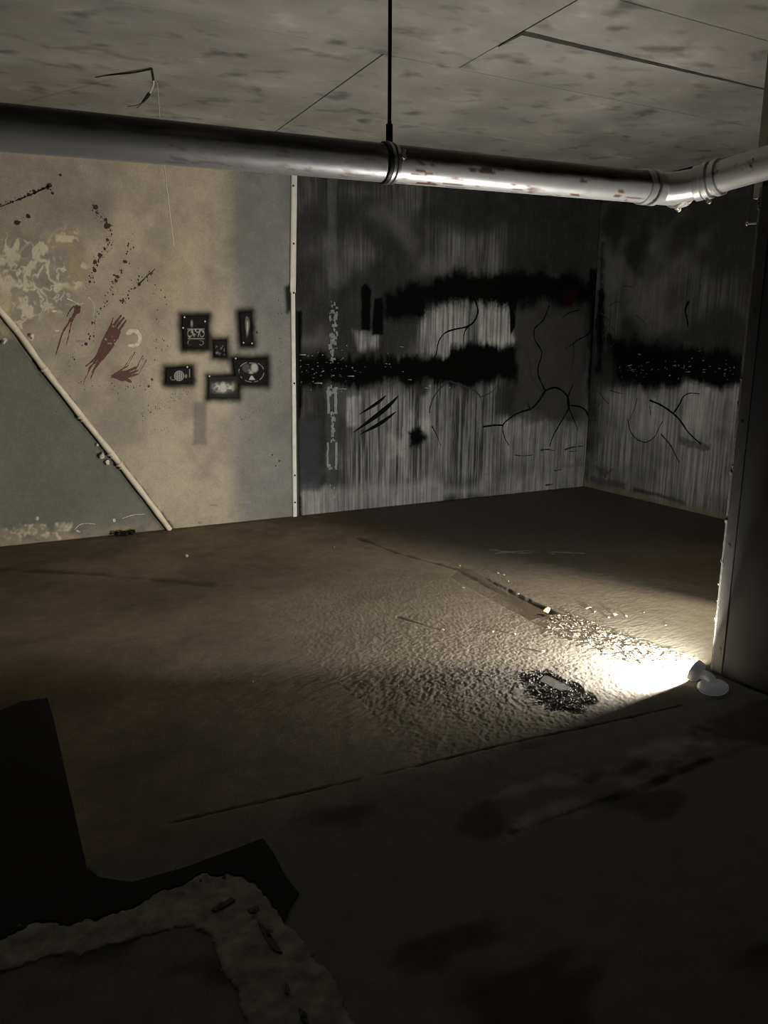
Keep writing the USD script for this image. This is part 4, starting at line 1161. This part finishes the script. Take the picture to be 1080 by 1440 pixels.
obj('gravel', cat(gv), 'gravel_dark', smooth=False, kind='stuff', cat='gravel', label='patch of loose dark gravel on the floor in front of the lamp')
pl = trimesh.creation.extrude_polygon(inner.buffer(-0.008), 0.004, engine='earcut')
pl.apply_translation((0, 0, -0.0055))
obj('floor_plate', pl, 'plate_dust', smooth=False, cat='plate', label='small flat rectangular plate set flush inside the dark gravel patch')
cr_ = []
rpoly = Polygon(rp).buffer(0)
bx = rpoly.bounds
k = 0
while len(cr_) < 420 and k < 6000:
    k += 1
    x, y = rnd.uniform(bx[0], bx[2]), rnd.uniform(bx[1], bx[3])
    if not rpoly.contains(Point(x, y)):
        continue
    s = rnd.uniform(0.004, 0.015) * (1.0 if rnd.random() < 0.5 else 0.6)
    b = blob(s, 9000 + k, 0.4, 11)
    b.apply_transform(trimesh.transformations.euler_matrix(rnd.uniform(-0.4, 0.4), rnd.uniform(-0.4, 0.4), rnd.uniform(0, 6)))
    b.apply_translation((x, y, 0.006))
    cr_.append(b)
obj('rubble', cat(cr_), 'screed_crust', smooth=False, kind='stuff', cat='rubble', label='crumbling crust of broken screed between the channel and the lamp')

# foreground: flat black patch with a ragged pale cement strip
blk = F2([(-260, 1055), (-120, 1022), (0, 1001), (30, 988), (67, 983), (75, 1010), (95, 1100), (115, 1190), (122, 1222), (140, 1236), (185, 1243), (260, 1222), (370, 1181), (384, 1200), (402, 1235), (420, 1258), (408, 1278),
          (400, 1300), (360, 1262), (320, 1240), (225, 1270), (170, 1298), (60, 1312), (0, 1335), (-260, 1420)])
BANDP = F2([(-260, 1405), (0, 1322), (50, 1298), (100, 1299), (170, 1288), (225, 1258), (290, 1231), (325, 1228), (360, 1245), (400, 1290), (430, 1330), (460, 1365), (482, 1410), (500, 1440), (560, 1560),
                  (400, 1560), (345, 1440), (330, 1390), (310, 1350), (290, 1315), (270, 1305), (200, 1320), (130, 1340), (60, 1352), (0, 1370), (-260, 1450)])
BAND = ragged(BANDP, 0.016, 21, 0.008)
_q = np.array(BAND.exterior.coords)[:-1]
_q = _q + (np.stack([n2(_q[:, 0] * 70, _q[:, 1] * 70, 5), n2(_q[:, 0] * 70, _q[:, 1] * 70, 6)], 1) - 0.5) * 0.022
BAND = Polygon(_q).buffer(0)
BAND = max(BAND.geoms, key=lambda g: g.area) if hasattr(BAND, 'geoms') else BAND
tp = trimesh.creation.extrude_polygon(Polygon(blk).buffer(0).difference(BAND.buffer(0.002)), 0.012, engine='earcut')
tp.apply_translation((0, 0, -0.006))
obj('tar_patch', tp, 'tar', smooth=False, cat='floor_patch', label='matt black flat patch on the floor with a curved outline, beyond the pale cement strip')
band = BAND
x0, y0, x1, y1 = band.bounds
gx_, gy_ = np.meshgrid(np.arange(x0, x1, 0.005), np.arange(y0, y1, 0.005))
d = sdf(list(band.exterior.coords)[:-1], gx_, gy_, 0.05)
hh = np.where(d < 0, 0.002 + 0.003 * sst(0, 0.012, -d) + 0.010 * (n2(gx_ * 30, gy_ * 30, 55, 3) - 0.5), -0.012)
keep = d < 0.008
ny, nx = gx_.shape
idx = np.arange(ny * nx).reshape(ny, nx)
q = keep[:-1, :-1] & keep[1:, :-1] & keep[:-1, 1:] & keep[1:, 1:]
a_, b_, c_, d_ = idx[:-1, :-1][q], idx[:-1, 1:][q], idx[1:, 1:][q], idx[1:, :-1][q]
fm = trimesh.Trimesh(np.stack([gx_, gy_, hh], -1).reshape(-1, 3), np.vstack([np.stack([a_, b_, c_], 1), np.stack([a_, c_, d_], 1)]), process=False)
fm.remove_unreferenced_vertices()
obj('cement_strip', fm, 'pale_cement', smooth=True, cat='cement', label='ragged raised strip of pale cement bent round a corner in the foreground floor')
gou = [ragged(F2(q), 0.004, 60 + k, 0.008) for k, q in enumerate((((348, 1283), (362, 1277), (366, 1283), (352, 1288)), ((362, 1298), (374, 1310), (392, 1334), (398, 1345), (386, 1340), (370, 1318)), ((298, 1284), (326, 1266), (332, 1270), (306, 1286)), ((401, 1385), (408, 1392), (406, 1402), (401, 1398)), ((420, 1422), (432, 1430), (436, 1448), (424, 1440))))]
for g_ in gou:
    m = trimesh.creation.extrude_polygon(g_, 0.006, engine='earcut')
    m.apply_translation((0, 0, 0.005))
    obj('gouge', m, 'gravel_dark', '/World/cement_strip', smooth=False)
for k, (px, py, r) in enumerate(((283, 1239, 4), (316, 1235, 5), (357, 1283, 7), (380, 1310, 9), (405, 1395, 6), (425, 1430, 7), (310, 1272, 5), (27, 1303, 4), (440, 1345, 4))):
    p = on_floor(px, py, 0.015)
    s = r * np.linalg.norm(p[:2]) / FPX
    b = blob(s, 700 + k, 0.5)
    b.apply_translation((p[0], p[1], 0.018))
    obj('dirt_crumb', b, 'gravel_dark', smooth=False, cat='crumb', label='dark crumb of dirt lying on the pale cement strip', group='crumbs on the cement strip')
